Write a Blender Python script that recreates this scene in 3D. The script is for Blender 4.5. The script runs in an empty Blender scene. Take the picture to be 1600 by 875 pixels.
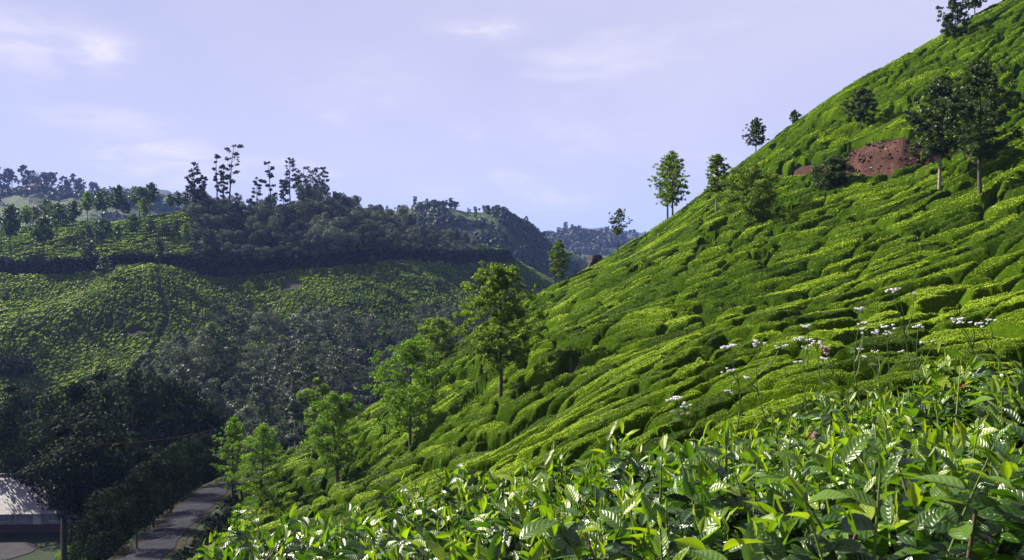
import bpy, math, random
import numpy as np
rng = np.random.default_rng(7); random.seed(7)
R = math.radians
scene = bpy.context.scene; col = scene.collection
# ------------------------------------------------------------------ camera
F = 1256.0; HY = 400.0                       # focal length in photo pixels, row of the true horizon
PITCH = math.atan((437.5 - HY) / F)
cd = bpy.data.cameras.new('camera'); cam = bpy.data.objects.new('camera', cd); col.objects.link(cam)
cd.sensor_width = 36; cd.lens = 36 * F / 1600; cd.clip_start = 0.05; cd.clip_end = 30000
cam.location = (0, 0, 0); cam.rotation_euler = (R(90) - PITCH, 0, 0)
cd.dof.use_dof = True; cd.dof.focus_distance = 40; cd.dof.aperture_fstop = 32
scene.camera = cam
# ------------------------------------------------------------------ world, sun, exposure
SUN_EL, SUN_AZ = 36.0, -60.0                # azimuth from +Y towards +X
world = bpy.data.worlds.new('World'); scene.world = world; world.use_nodes = True
wn = world.node_tree; wn.nodes.clear()
def N(nt, t, **k):
    n = nt.nodes.new(t)
    for a, b in k.items(): setattr(n, a, b)
    return n
def sky_nodes():
    L = wn.links
    sky = N(wn, 'ShaderNodeTexSky', sky_type='NISHITA'); sky.sun_disc = False
    sky.sun_elevation = R(SUN_EL); sky.sun_rotation = R(SUN_AZ); sky.altitude = 1500
    sky.air_density = 1.0; sky.dust_density = 1.2; sky.ozone_density = 2.0
    tc = N(wn, 'ShaderNodeTexCoord')
    sep = N(wn, 'ShaderNodeSeparateXYZ'); L.new(tc.outputs['Generated'], sep.inputs[0])
    # clouds live on a plane overhead: direction divided by its height
    def m(op, a, b=None, c=None):
        n = N(wn, 'ShaderNodeMath', operation=op)
        for i, s in enumerate((a, b, c)):
            if s is None: continue
            if isinstance(s, (int, float)): n.inputs[i].default_value = s
            else: L.new(s, n.inputs[i])
        return n.outputs[0]
    zc = m('MAXIMUM', m('ADD', sep.outputs[2], 0.16), 0.02)
    cx = m('DIVIDE', sep.outputs[0], zc); cy = m('DIVIDE', sep.outputs[1], zc)
    cmb = N(wn, 'ShaderNodeCombineXYZ'); L.new(cx, cmb.inputs[0]); L.new(cy, cmb.inputs[1])
    def noise(scale, det, rough, dist, off, lo, hi, sc=(1, 1, 1)):
        mp = N(wn, 'ShaderNodeMapping'); L.new(cmb.outputs[0], mp.inputs[0]); mp.inputs['Location'].default_value = off
        mp.inputs['Scale'].default_value = sc
        nz = N(wn, 'ShaderNodeTexNoise'); nz.inputs['Scale'].default_value = scale; nz.inputs['Detail'].default_value = det
        nz.inputs['Roughness'].default_value = rough; nz.inputs['Distortion'].default_value = dist
        L.new(mp.outputs[0], nz.inputs['Vector'])
        mr = N(wn, 'ShaderNodeMapRange', interpolation_type='SMOOTHSTEP'); L.new(nz.outputs[0], mr.inputs[0])
        mr.inputs[1].default_value = lo; mr.inputs[2].default_value = hi
        return mr.outputs[0]
    az = m('ARCTAN2', sep.outputs[0], sep.outputs[1]); el = m('ARCSINE', sep.outputs[2])
    wisp = noise(5.0, 8, .6, .8, (1, 2, 0), .38, .66); blobs = None
    for px, py, w, h, k in CLOUDS:
        u = (px - 800) / F; a0 = math.atan(u); e0 = math.atan((HY - py) / F * math.cos(a0))
        dx = m('DIVIDE', m('SUBTRACT', az, a0), w / F); dy = m('DIVIDE', m('SUBTRACT', el, e0), h / F)
        g = m('MULTIPLY', m('EXPONENT', m('MULTIPLY', m('ADD', m('MULTIPLY', dx, dx), m('MULTIPLY', dy, dy)), -1.0)), k)
        blobs = g if blobs is None else m('ADD', blobs, g)
    puff2 = m('MULTIPLY', blobs, m('ADD', m('MULTIPLY', wisp, .75), .25))
    veil = noise(0.55, 5, 0.5, 0.6, (3.1, 1.7, 0), 0.30, 0.72, (1, .6, 1))
    puffs = noise(1.5, 8, 0.52, 0.3, (0.4, 5.3, 0), 0.56, 0.74, (.9, 1.0, 1))
    skys = N(wn, 'ShaderNodeMix', data_type='RGBA', blend_type='MULTIPLY'); skys.inputs[0].default_value = 1
    L.new(sky.outputs[0], skys.inputs[6]); skys.inputs[7].default_value = (SKYK, SKYK, SKYK, 1)
    def mix(fac, a, colr):
        n = N(wn, 'ShaderNodeMix', data_type='RGBA'); L.new(a, n.inputs[6]); n.inputs[7].default_value = colr
        if isinstance(fac, float): n.inputs[0].default_value = fac
        else: L.new(fac, n.inputs[0])
        return n.outputs[2]
    # thin bright overcast film, then streaks, then small puffs
    c0 = mix(0.80, skys.outputs[2], FILM)
    low = m('EXPONENT', m('MULTIPLY', m('MAXIMUM', sep.outputs[2], 0.0), -4.5))
    c0 = mix(m('MULTIPLY', low, 0.85), c0, VEIL)
    c1 = mix(m('MULTIPLY', veil, 0.75), c0, VEIL)
    c2 = mix(m('MULTIPLY', puffs, 0.6), c1, PUFF)
    pc = N(wn, 'ShaderNodeClamp'); L.new(puff2, pc.inputs[0]); c2 = mix(pc.outputs[0], c2, PUFF)
    bg = N(wn, 'ShaderNodeBackground'); L.new(c2, bg.inputs[0]); bg.inputs[1].default_value = 0.1
    out = N(wn, 'ShaderNodeOutputWorld'); L.new(bg.outputs[0], out.inputs[0])
SKYK = 0.42
CLOUDS = [(40,70,110,38,.7),(160,80,40,18,.8),(225,250,70,34,.75),(290,245,50,25,.5),(760,48,65,14,.8),(900,200,110,60,.35),(865,312,70,26,.6),(690,300,50,18,.4),(970,110,60,30,.25),(560,130,120,40,.25)]
FILM = (1.72, 1.74, 2.65, 1); VEIL = (2.50, 2.42, 2.98, 1); PUFF = (3.2, 2.95, 3.25, 1)
sky_nodes()
sd = bpy.data.lights.new('sun', 'SUN'); sun = bpy.data.objects.new('sun', sd); col.objects.link(sun)
sd.energy = 5.0; sd.angle = R(0.5); sd.color = (1.0, .93, .78)
sun.location = (-50, 30, 60)
sun.rotation_euler = (R(90 - SUN_EL), 0, math.pi - R(SUN_AZ))
scene.view_settings.view_transform = 'Standard'; scene.view_settings.look = 'None'
scene.view_settings.exposure = 1.6; scene.view_settings.gamma = 1
cy = scene.cycles
cy.use_denoising = True; cy.max_bounces = 7; cy.diffuse_bounces = 3; cy.glossy_bounces = 2; cy.transmission_bounces = 4
cy.transparent_max_bounces = 6; cy.volume_bounces = 1; cy.sample_clamp_indirect = 6
# ------------------------------------------------------------------ helpers
def tag(o, label=None, cat=None, group=None, kind=None):
    if label: o['label'] = label
    if cat: o['category'] = cat
    if group: o['group'] = group
    if kind: o['kind'] = kind
    return o
def mesh_from(name, V, Fc, mats, matidx=None, smooth=True, attrs=None):
    V = np.asarray(V, np.float32); Fc = np.asarray(Fc, np.int32); k = Fc.shape[1]
    me = bpy.data.meshes.new(name)
    me.vertices.add(len(V)); me.vertices.foreach_set('co', V.ravel())
    me.loops.add(Fc.size); me.loops.foreach_set('vertex_index', Fc.ravel())
    me.polygons.add(len(Fc)); me.polygons.foreach_set('loop_start', np.arange(len(Fc), dtype=np.int32) * k)
    me.polygons.foreach_set('loop_total', np.full(len(Fc), k, np.int32))
    if matidx is not None: me.polygons.foreach_set('material_index', np.asarray(matidx, np.int32))
    me.polygons.foreach_set('use_smooth', np.full(len(Fc), smooth))
    for an, av in (attrs or {}).items():
        av = np.asarray(av, np.float32)
        t = 'FLOAT' if av.ndim == 1 else 'FLOAT_VECTOR'
        at_ = me.attributes.new(an, t, 'POINT'); at_.data.foreach_set('value' if av.ndim == 1 else 'vector', av.ravel())
    for m in (mats if isinstance(mats, (list, tuple)) else [mats]): me.materials.append(m)
    me.update(calc_edges=True)
    return me
def link(name, me, parent=None, loc=None):
    o = bpy.data.objects.new(name, me); col.objects.link(o)
    if parent is not None: o.parent = parent
    if loc is not None: o.location = loc
    return o
def empty(name, loc):
    o = bpy.data.objects.new(name, None); col.objects.link(o); o.location = loc; o.empty_display_size = .3
    return o
class MB:                                   # collects simple solids, quads only
    def __init__(s): s.V = []; s.F = []; s.n = 0
    def add(s, V, Fc):
        s.V.append(np.asarray(V, float)); s.F.append(np.asarray(Fc) + s.n); s.n += len(V); return s
    def box(s, x0, x1, y0, y1, z0, z1, M=None):
        V = np.array([(x, y, z) for z in (z0, z1) for y in (y0, y1) for x in (x0, x1)], float)
        if M is not None: V = M(V)
        return s.add(V, [(0, 2, 3, 1), (4, 5, 7, 6), (0, 1, 5, 4), (2, 6, 7, 3), (0, 4, 6, 2), (1, 3, 7, 5)])
    def tube(s, P, rad, k=6):
        P = np.asarray(P, float); n = len(P); rad = np.broadcast_to(rad, (n,))
        T = np.gradient(P, axis=0); T /= np.linalg.norm(T, axis=1)[:, None] + 1e-9
        ref = np.array([0, 0, 1.]) if abs(T[0, 2]) < .8 else np.array([1., 0, 0])
        A = np.cross(T, ref); A /= np.linalg.norm(A, axis=1)[:, None] + 1e-9; B = np.cross(T, A)
        th = np.arange(k) * 2 * math.pi / k
        V = (P[:, None] + rad[:, None, None] * (np.cos(th)[None, :, None] * A[:, None] + np.sin(th)[None, :, None] * B[:, None])).reshape(-1, 3)
        i, j = np.meshgrid(np.arange(n - 1), np.arange(k), indexing='ij'); j2 = (j + 1) % k
        return s.add(V, np.stack([i * k + j, i * k + j2, (i + 1) * k + j2, (i + 1) * k + j], -1).reshape(-1, 4))
    def arrays(s): return np.concatenate(s.V), np.concatenate(s.F)
    def mesh(s, name, mat, smooth=False): V, Fc = s.arrays(); return mesh_from(name, V, Fc, mat, smooth=smooth)
def hsh(ix, iy, seed=0):
    h = (ix.astype(np.int64) * 374761393 + iy.astype(np.int64) * 668265263 + seed * 1274126177) & 0x7fffffff
    h = ((h ^ (h >> 13)) * 1103515245 + 12345) & 0x7fffffff
    h = ((h ^ (h >> 16)) * 2246822519) & 0x7fffffff
    return (h & 0xffff) / 65535.0
def vn(x, y, seed=0):
    ix = np.floor(x); iy = np.floor(y); fx = x - ix; fy = y - iy
    fx = fx * fx * (3 - 2 * fx); fy = fy * fy * (3 - 2 * fy)
    a = hsh(ix, iy, seed); b = hsh(ix + 1, iy, seed); c = hsh(ix, iy + 1, seed); d = hsh(ix + 1, iy + 1, seed)
    return (a * (1 - fx) + b * fx) * (1 - fy) + (c * (1 - fx) + d * fx) * fy
def fbm(x, y, seed=0, o=4):
    s = 0; a = .5; t = 0
    for i in range(o): s = s + a * vn(x, y, seed + i * 17); t += a; a *= .5; x = x * 2.03 + 5.1; y = y * 2.03 + 1.7
    return s / t
def sst(e0, e1, x):
    t = np.clip((x - e0) / (e1 - e0), 0, 1); return t * t * (3 - 2 * t)
def smax(a, b, k):
    h = np.clip(.5 + .5 * (a - b) / k, 0, 1); return b * (1 - h) + a * h + k * h * (1 - h)
# ------------------------------------------------------------------ terrain
def at(px, py, D):
    u = (px - 800) / F; v = (437.5 - py) / F
    d = np.array([u, math.cos(PITCH) + v * math.sin(PITCH), -math.sin(PITCH) + v * math.cos(PITCH)])
    return d * (D / d[1])
class TPS:
    def __init__(s, P, lam, sc):
        P = np.array(P, float); s.sc = sc; s.c = P[:, :2] / sc; n = len(P)
        K = s.k(((s.c[:, None] - s.c[None]) ** 2).sum(-1)) + lam * np.eye(n)
        A = np.zeros((n + 3, n + 3)); A[:n, :n] = K; A[:n, n] = 1; A[:n, n + 1:] = s.c; A[n, :n] = 1; A[n + 1:, :n] = s.c.T
        s.w = np.linalg.solve(A, np.r_[P[:, 2], 0, 0, 0])
    @staticmethod
    def k(r2): return 0.5 * r2 * np.log(r2 + 1e-12)
    def __call__(s, x, y):
        x = np.asarray(x, float); sh = x.shape; x = np.ravel(x) / s.sc; y = np.ravel(np.asarray(y, float)) / s.sc
        o = s.w[-3] + s.w[-2] * x + s.w[-1] * y
        for (cx, cy), w in zip(s.c, s.w): o += w * s.k((x - cx) ** 2 + (y - cy) ** 2)
        return o.reshape(sh)
# the near hill (canopy level) and the valley with the hill across it, as surveyed points
A_VIS = [(1530,325,56),(1200,400,65),(1600,8,100),(1467,74,104),(1340,133,106),(1240,202,108),(1140,270,110),(1045,350,106),(990,380,112),(925,415,116),(870,452,116),
(782,630,55),(770,503,114),(700,550,108),(655,585,102),(640,708,62),(528,765,66),(408,805,68),(363,772,82),(575,653,88),(520,683,90),(430,718,92),
(1000,590,40),(1300,560,26),(1600,560,24),(800,690,46),(500,790,57),(330,850,60),(640,745,52),(1600,430,38),(1600,330,50),(1600,205,72),(1600,105,86),
(1400,400,51),(1400,500,36),(1200,500,42),(1000,500,58),(1000,430,80),(870,600,52),(870,520,72),(700,640,64),(1340,270,82),(1200,275,94),(1345,205,94),(1180,350,78),(760,570,66)]
A_P = [at(*p) for p in A_VIS] + [at(*p) for p in [(1700,60,150),(1600,60,145),(1467,130,148),(1340,200,150),(1240,270,150),(1140,340,150),(1045,410,145),(990,445,150),
 (925,480,155),(870,520,158),(770,580,155),(700,620,150),(655,650,145)]] + [(0,0,-.8),(-1.2,5,-2.6),(.8,5,-2.0),(3.3,5,-1.55),tuple(at(1500,680,11)),tuple(at(1200,745,11)),tuple(at(900,800,13)),tuple(at(600,850,15)),tuple(at(1700,660,10)),tuple(at(1350,640,17)),tuple(at(1000,715,22)),tuple(at(1600,615,16)),tuple(at(750,765,28)),(8,3,.2),(0,-30,-1),(30,-20,14),(40,10,18),(60,40,28),
 (100,80,55),(-25,-20,-14),(-35,20,-22),(-15,15,-10),(120,130,60),(100,200,20),(-34,60,-25.5),(-36,90,-28),(-45,40,-30),(-40,120,-36),(-45,160,-45),(-20,200,-48)]
B_VIS = [(50,640,200),(100,560,235),(0,560,225),(0,480,270),(100,480,262),(250,440,285),(170,490,255),(250,520,240),(350,490,262),(450,480,275),(550,480,285),(650,470,300),(700,440,330),
(0,423,300),(150,419,300),(310,411,305),(520,408,322),(740,397,380),(800,397,400),(0,380,330),(80,362,345),(150,344,352),(250,330,357),(300,327,358),(400,345,390),(510,325,400),(600,352,412),(700,380,420),(745,390,430),
(800,430,385),(860,452,390),(740,450,350),(840,480,360),(500,700,160),(300,700,170),(650,640,200),(600,560,250),(740,540,260),(-200,560,200),(-200,480,240),(-200,425,290),(-200,390,330)]
B_P = [at(*p) for p in B_VIS] + [at(*p) for p in [(-200,430,430),(0,420,430),(150,390,450),(300,380,460),(400,400,500),(510,390,510),(600,400,520),(700,410,520),(800,430,520),(860,470,520),(950,500,450)]] + \
 [(-40,35,-34),(-60,60,-34),(-57,95,-34),(-100,80,-36),(-75,130,-42),(-60,160,-44),(-110,130,-44),(-150,60,-36),(-30,140,-42),(30,250,-50),(120,330,-50),(-80,-40,-34),(60,100,-50),(100,0,-45),(-300,200,-40),(200,450,-30)]
TA = TPS(A_P, 1e-3, 50.0); TB = TPS(B_P, 1e-2, 150.0)
# grid on azimuth x log radius, holding the two base surfaces
azf = np.linspace(-38, 38, 520); azc = np.concatenate([np.linspace(-180, -40, 36), azf, np.linspace(40, 180, 36)])
AZ = np.radians(azc)
RR = np.exp(np.linspace(math.log(1.2), math.log(7500), 1000))
def interp_grid(G, az, lr):
    ai = np.interp(az, AZ, np.arange(len(AZ))); ri = (lr - math.log(1.2)) / (math.log(7500 / 1.2)) * (len(RR) - 1)
    ri = np.clip(ri, 0, len(RR) - 1.001); ai = np.clip(ai, 0, len(AZ) - 1.001)
    a0 = ai.astype(int); r0 = ri.astype(int); fa = ai - a0; fr = ri - r0
    return (G[a0, r0] * (1 - fr) + G[a0, r0 + 1] * fr) * (1 - fa) + (G[a0 + 1, r0] * (1 - fr) + G[a0 + 1, r0 + 1] * fr) * fa
gx = np.sin(AZ)[:, None] * RR[None]; gy = np.cos(AZ)[:, None] * RR[None]
def base_AB():
    m = RR < 620
    a = np.full(gx.shape, -300.); b = np.full(gx.shape, -300.)
    xa, ya = gx[:, m], gy[:, m]; ra = RR[m][None]
    a[:, m] = np.clip(TA(xa, ya), -80, 90) - .85 - np.maximum(0, ra - 230) * .6
    b[:, m] = np.clip(TB(xa, ya), -58, 45) - .5 - np.maximum(0, ra - 520) * .4
    back = ya < -40
    b[:, m] = np.where(back, -36, b[:, m])
    return a, b
GA, GB = base_AB()
FAR = [  # crest (px,py) of each farther hill, distance, front slope, seed
 ([(300,400),(480,372),(560,342),(600,334),(640,326),(680,320),(730,333),(780,332),(830,357),(870,385),(905,402),(930,418),(980,450),(1100,520)], 650, .42, 3),
 ([(-1200,300),(-200,280),(0,292),(60,292),(120,298),(200,308),(300,335),(420,352),(500,400)], 900, .33, 5),
 ([(60,400),(140,318),(180,302),(215,291),(260,298),(300,318),(400,355),(500,400)], 1900, .4, 7),
 ([(620,420),(780,386),(860,370),(920,367),(1000,370),(1100,376),(1500,380),(2800,370)], 1300, .3, 9),
 ([(780,392),(840,374),(900,362),(940,357),(1000,365),(1080,374),(1400,380),(3000,372)], 3200, .25, 11),
 ([(-4000,380),(-200,372),(0,372),(400,378),(800,380)], 4500, .2, 13)]
def far_height(x, y):
    az = np.arctan2(x, np.maximum(y, 1e-3)); az = np.clip(az, R(-78), R(78)); px = 800 + F * np.tan(az)
    r = np.hypot(x, y); yy = np.maximum(y, 1e-3)
    out = np.full(x.shape, -62.0)
    for C, D0, s, sd_ in FAR:
        zc = (HY - np.interp(px, [c[0] for c in C], [c[1] for c in C])) / F * D0
        zc = zc + (fbm(px / 30, px * 0, sd_, 3) - .5) * D0 * .006
        DD = D0 * (1 + .12 * (fbm(px / 260, px * 0 + 3, sd_ + 1, 2) - .5))
        d = np.sqrt((yy - DD) ** 2 + (.03 * D0) ** 2) - .03 * D0
        gul = np.abs(fbm(x / (D0 * .07) + (yy - DD) / (D0 * .3), yy / (D0 * .2), sd_ + 2, 4) - .5) * 2
        h = zc - s * d - gul * np.minimum(d * .35, D0 * .045)
        out = np.where(y > 0, smax(out, h, 3.0), out)
    return out
GF = far_height(gx, gy)
def seg_dist(P, x, y):
    """distance to polyline P (n,>=2), signed side (+ = left of travel), arclength fraction index"""
    best = np.full(x.shape, 1e9); side = np.zeros(x.shape); tt = np.zeros(x.shape)
    for i in range(len(P) - 1):
        ax, ay = P[i][:2]; bx, by = P[i + 1][:2]; dx, dy = bx - ax, by - ay; L2 = dx * dx + dy * dy
        t = np.clip(((x - ax) * dx + (y - ay) * dy) / L2, 0, 1)
        qx = x - ax - t * dx; qy = y - ay - t * dy; d = np.hypot(qx, qy)
        s_ = dx * (y - ay) - dy * (x - ax); u = d < best
        best = np.where(u, d, best); side = np.where(u, np.sign(s_), side); tt = np.where(u, i + t, tt)
    return best, side, tt
def ray(G, px, py, r0, r1, lift=0.0):
    """first hit of the pixel's sight line with the base grid G raised by lift"""
    r = np.exp(np.linspace(math.log(r0), math.log(r1), 2500)); p = at(px, py, 1.0)
    x = p[0] * r; y = r; z = p[2] * r
    g = interp_grid(G, np.arctan2(x, y), np.log(np.hypot(x, y))) + lift
    k = np.argmax(z < g)
    if not (z < g).any(): k = int(np.argmin(z - g))
    return np.array([x[k], y[k], g[k]])
def rayline(G, pts, r0, r1, lift=.85): return np.array([ray(G, a, b, r0, r1, lift) for a, b in pts])
ROAD = np.array([at(120, 960, 42), at(230, 868, 58), at(262, 832, 66), at(300, 798, 75), at(338, 764, 86), at(372, 748, 95), (-29, 108, -28.6), (-27, 125, -30), (-30, 150, -33)])
# terraces cut into the slopes: (polyline, cliff height at each point, path width)
CUT_A = [at(*p) for p in ((1150,288,100),(1205,278,95),(1270,272,90),(1330,268,84),(1400,262,78),(1450,245,76),(1530,215,75),(1600,208,72),(1720,190,66))]
CUT_AH = [.3, 1.0, .5, 2.3, 2.9, 1.2, .3, .3, .3]
CUT_B = [at(*p) for p in ((-300,424,285),(0,421,300),(150,418,300),(310,411,305),(420,409,312),(520,408,322),(640,402,350),(740,397,380),(800,396,400))]
CUT_P = [tuple(p) for p in rayline(GA, [(650,612),(690,598),(735,575),(790,552),(850,520)], 50, 150)]
GAPS = [  # ditches and missing bushes of the near hill: pixels along them, half width m, depth m
 ([(905,548),(870,590),(835,605),(800,612)], .9, .5), ([(790,690),(755,697),(735,690)], .7, .3), ([(1128,352),(1112,372),(1100,392)], .9, .6),
 ([(618,722),(600,735)], .8, .2), ([(672,668),(655,690)], .7, .2), ([(1040,596),(990,618),(940,640)], .3, .3), ([(560,700),(515,708),(480,712)], .8, .2),
 ([(1235,520),(1180,545),(1130,560)], .35, .3), ([(700,640),(650,655),(600,690)], .5, .3), ([(1560,452),(1480,470),(1440,480)], .4, .3), ([(450,740),(470,765)], .5, .2),
 ([(1010,415),(990,428)], .5, .2), ([(860,640),(820,668)], .4, .3), ([(1290,310),(1262,322),(1225,328),(1200,335)], 1.3, .3)]
GAP_L = [(rayline(GA, g, 8, 160), w, d) for g, w, d in GAPS]
DRAIN = rayline(GB, [(246,425),(250,450),(262,475),(250,500),(240,530),(222,560),(205,590)], 180, 330, .5)
SPUR = rayline(GB, [(212,440),(192,450),(150,476),(100,500),(60,522),(0,548)], 180, 330, .5); HOLLOW = rayline(GB, [(350,430),(345,460),(320,490)], 180, 330, .5)
def cut_mod(P, Hs, x, y, path, reach):
    d, s, t = seg_dist(P, x, y); h = np.interp(t, np.arange(len(P)), Hs) if not np.isscalar(Hs) else Hs
    ed = (t > .001) & (t < len(P) - 1.001)
    n = (fbm(x * .35, y * .35, 31, 3) - .5)
    up = d * s + n * 1.6
    z = np.where(up > 0, h * sst(0, 1.3, up) * np.exp(-np.maximum(up - 1.3, 0) / reach) * (1 + n * .5), 0)
    z = z - .9 * sst(-path - 1.5, -path, up) * (1 - sst(0, .6, up))
    rag = fbm(x * .5, y * .5, 37, 3)
    bare = sst(.44, .52, rag + 1.0 * (h > 1.7)) * sst(-path - .4, -path + .3, up) * (1 - sst(1.4, 2.2, up)) * ed
    return np.where(ed & (d < 60), z, 0), bare
def ground(x, y, full=False):
    """ground height; with full also the bare-soil mask, the two base heights"""
    x = np.asarray(x, float); y = np.asarray(y, float)
    az = np.arctan2(x, y); lr = np.log(np.hypot(x, y) + 1e-9)
    a = interp_grid(GA, az, lr); b = interp_grid(GB, az, lr); f = interp_grid(GF, az, lr)
    za, ba = cut_mod(CUT_A, CUT_AH, x, y, .7, 12); zb, bb = cut_mod(CUT_B, 2.4, x, y, 2.2, 14); zp, bp = cut_mod(CUT_P, .5, x, y, .3, 6)
    r = np.exp(lr); near = (r < 200)
    a2 = a + np.where(near, za + zp, 0); b2 = b + np.where(r > 200, zb, 0)
    bare = np.where(near, np.maximum(ba, bp * sst(.50, .60, fbm(x * .7, y * .7, 49, 3))), 0); bareb = np.where(r > 200, bb, 0)
    gn = sst(.40, .5, fbm(x * .8, y * .8, 39, 3))
    for P, w, dpt in GAP_L:
        d, _, _ = seg_dist(P, x, y); m = (1 - sst(w * .7, w * 1.5, d)) * near * gn
        a2 = a2 - dpt * m; bare = np.maximum(bare, m)
    a2 = a2 + ((fbm(x / 6, y / 6, 41, 3) - .5) * .6 + (fbm(x / 17, y / 17, 45, 2) - .5) * 2.2 * sst(25, 60, r) * (1 - sst(100, 125, r))) * sst(8, 30, r)
    ds_, _, _ = seg_dist(SPUR, x, y); dh_, _, _ = seg_dist(HOLLOW, x, y); b2 = b2 + (r > 170) * (6.5 * np.exp(-(ds_ / 15) ** 2) - 5.0 * np.exp(-(dh_ / 18) ** 2))
    b2 = b2 + ((fbm(x / 18, y / 18, 43, 4) - .5) * 3.6 + (fbm(x / 45, y / 60, 47, 2) - .5) * 7) * sst(60, 140, r)
    h = smax(smax(a2, b2, 2.0), f, 4.0)
    d, s, t = seg_dist(ROAD, x, y); rz = np.interp(t, np.arange(len(ROAD)), ROAD[:, 2]) - .02
    k = 1 - sst(2.5, 4.6, d); h = h * (1 - k) + rz * k; roadm = k
    # level yard round the bungalow
    yd = 1 - sst(9, 16, np.hypot((x + 59) * .8, y - 92)); h = h * (1 - yd) + (-33.4) * yd
    if full: return h, bare, bareb, a2, b2, f, roadm, d * s, yd
    return h
def raypt(px, py, r0=5, r1=420, lift=0.0):
    r = np.exp(np.linspace(math.log(r0), math.log(r1), 3000)); p = at(px, py, 1.0)
    g = ground(p[0] * r, r) + lift; z = p[2] * r; k = int(np.argmax(z < g)) if (z < g).any() else int(np.argmin(z - g))
    return np.array([p[0] * r[k], r[k], g[k] - lift])
# ------------------------------------------------------------------ materials
def newmat(name):
    m = bpy.data.materials.new(name); m.use_nodes = True; nt = m.node_tree; nt.nodes.clear()
    return m, nt, N(nt, 'ShaderNodeOutputMaterial')
def ramp(nt, fac, stops):
    r = N(nt, 'ShaderNodeValToRGB'); e = r.color_ramp.elements
    while len(e) < len(stops): e.new(.5)
    for k, (p, c) in zip(e, stops): k.position = p; k.color = (*c, 1)
    nt.links.new(fac, r.inputs[0]); return r.outputs[0]
def noise_n(nt, scale, detail=4, rough=.55, coord='Object', dist=0, vec=None):
    n = N(nt, 'ShaderNodeTexNoise'); n.inputs['Scale'].default_value = scale; n.inputs['Detail'].default_value = detail
    n.inputs['Roughness'].default_value = rough; n.inputs['Distortion'].default_value = dist
    if vec is None: tc = N(nt, 'ShaderNodeTexCoord'); vec = tc.outputs[coord]
    nt.links.new(vec, n.inputs['Vector']); return n.outputs[0]
def attr(nt, name):
    a = N(nt, 'ShaderNodeAttribute'); a.attribute_name = name; return a
def mathn(nt, op, a, b=None, clamp=False):
    n = N(nt, 'ShaderNodeMath', operation=op); n.use_clamp = clamp
    for i, s in enumerate((a, b)):
        if s is None: continue
        if isinstance(s, (int, float)): n.inputs[i].default_value = s
        else: nt.links.new(s, n.inputs[i])
    return n.outputs[0]
def mixc(nt, fac, a, b, mode='MIX'):
    n = N(nt, 'ShaderNodeMix', data_type='RGBA', blend_type=mode)
    for i, s in ((0, fac), (6, a), (7, b)):
        if isinstance(s, (int, float)): n.inputs[i].default_value = s
        elif isinstance(s, tuple): n.inputs[i].default_value = (*s, 1)
        else: nt.links.new(s, n.inputs[i])
    return n.outputs[2]
def principled(nt, colr, rough=.6, spec=.5, normal=None):
    p = N(nt, 'ShaderNodeBsdfPrincipled')
    if isinstance(colr, tuple): p.inputs['Base Color'].default_value = (*colr, 1)
    else: nt.links.new(colr, p.inputs['Base Color'])
    if isinstance(rough, (int, float)): p.inputs['Roughness'].default_value = rough
    else: nt.links.new(rough, p.inputs['Roughness'])
    p.inputs['Specular IOR Level'].default_value = spec
    if normal is not None: nt.links.new(normal, p.inputs['Normal'])
    return p
def bumpn(nt, h, strength=.5, dist=.1):
    b = N(nt, 'ShaderNodeBump'); b.inputs['Strength'].default_value = strength; b.inputs['Distance'].default_value = dist
    nt.links.new(h, b.inputs['Height']); return b.outputs[0]
def leaf_mat(name, stops, trans=.35, rough=.5, spec=.4, tcol=(1.3, 1.5, .5), perobj=.0):
    m, nt, out = newmat(name)
    t = attr(nt, 'tint').outputs['Fac']
    if perobj:
        oi = N(nt, 'ShaderNodeObjectInfo'); t = mathn(nt, 'ADD', mathn(nt, 'MULTIPLY', t, 1 - perobj), mathn(nt, 'MULTIPLY', oi.outputs['Random'], perobj), True)
    c = ramp(nt, t, stops)
    p = principled(nt, c, rough, spec)
    tr = N(nt, 'ShaderNodeBsdfTranslucent'); nt.links.new(mixc(nt, 1.0, c, tcol, 'MULTIPLY'), tr.inputs[0])
    mx = N(nt, 'ShaderNodeMixShader'); mx.inputs[0].default_value = trans
    nt.links.new(p.outputs[0], mx.inputs[1]); nt.links.new(tr.outputs[0], mx.inputs[2]); nt.links.new(mx.outputs[0], out.inputs[0])
    return m
def plain(name, stops, scale=4, rough=.8, spec=.3, bump=.3, bd=.05, coord='Object', detail=5, metallic=0):
    m, nt, out = newmat(name)
    n = noise_n(nt, scale, detail, .6, coord); c = ramp(nt, n, stops)
    p = principled(nt, c, rough, spec, bumpn(nt, noise_n(nt, scale * 3, 4, .6, coord), bump, bd) if bump else None)
    p.inputs['Metallic'].default_value = metallic
    nt.links.new(p.outputs[0], out.inputs[0]); return m
M = {}
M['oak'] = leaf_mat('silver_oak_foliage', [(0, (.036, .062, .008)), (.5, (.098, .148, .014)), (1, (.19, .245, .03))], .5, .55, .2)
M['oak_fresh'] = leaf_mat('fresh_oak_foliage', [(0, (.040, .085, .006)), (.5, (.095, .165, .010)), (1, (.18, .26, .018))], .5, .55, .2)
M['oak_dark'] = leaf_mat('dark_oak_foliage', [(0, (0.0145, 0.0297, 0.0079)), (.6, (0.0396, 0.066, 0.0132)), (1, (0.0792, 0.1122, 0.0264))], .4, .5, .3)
M['euc'] = leaf_mat('eucalyptus_foliage', [(0, (.03, .042, .028)), (.6, (.075, .095, .06)), (.85, (.16, .17, .13)), (1, (.30, .29, .25))], .15, .6, .2, (1.1, 1.2, .7), .2)  # palest stops paint leaf glints into the colour
M['wood'] = leaf_mat('wood_foliage', [(0, (.010, .016, .012)), (.35, (.040, .056, .042)), (.62, (.105, .130, .092)), (.78, (.125, .14, .09)), (.84, (.11, .085, .065)), (.9, (.09, .13, .04)), (1, (.27, .28, .25))], .15, .7, .05, (1.1, 1.2, .6), .5)
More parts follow.
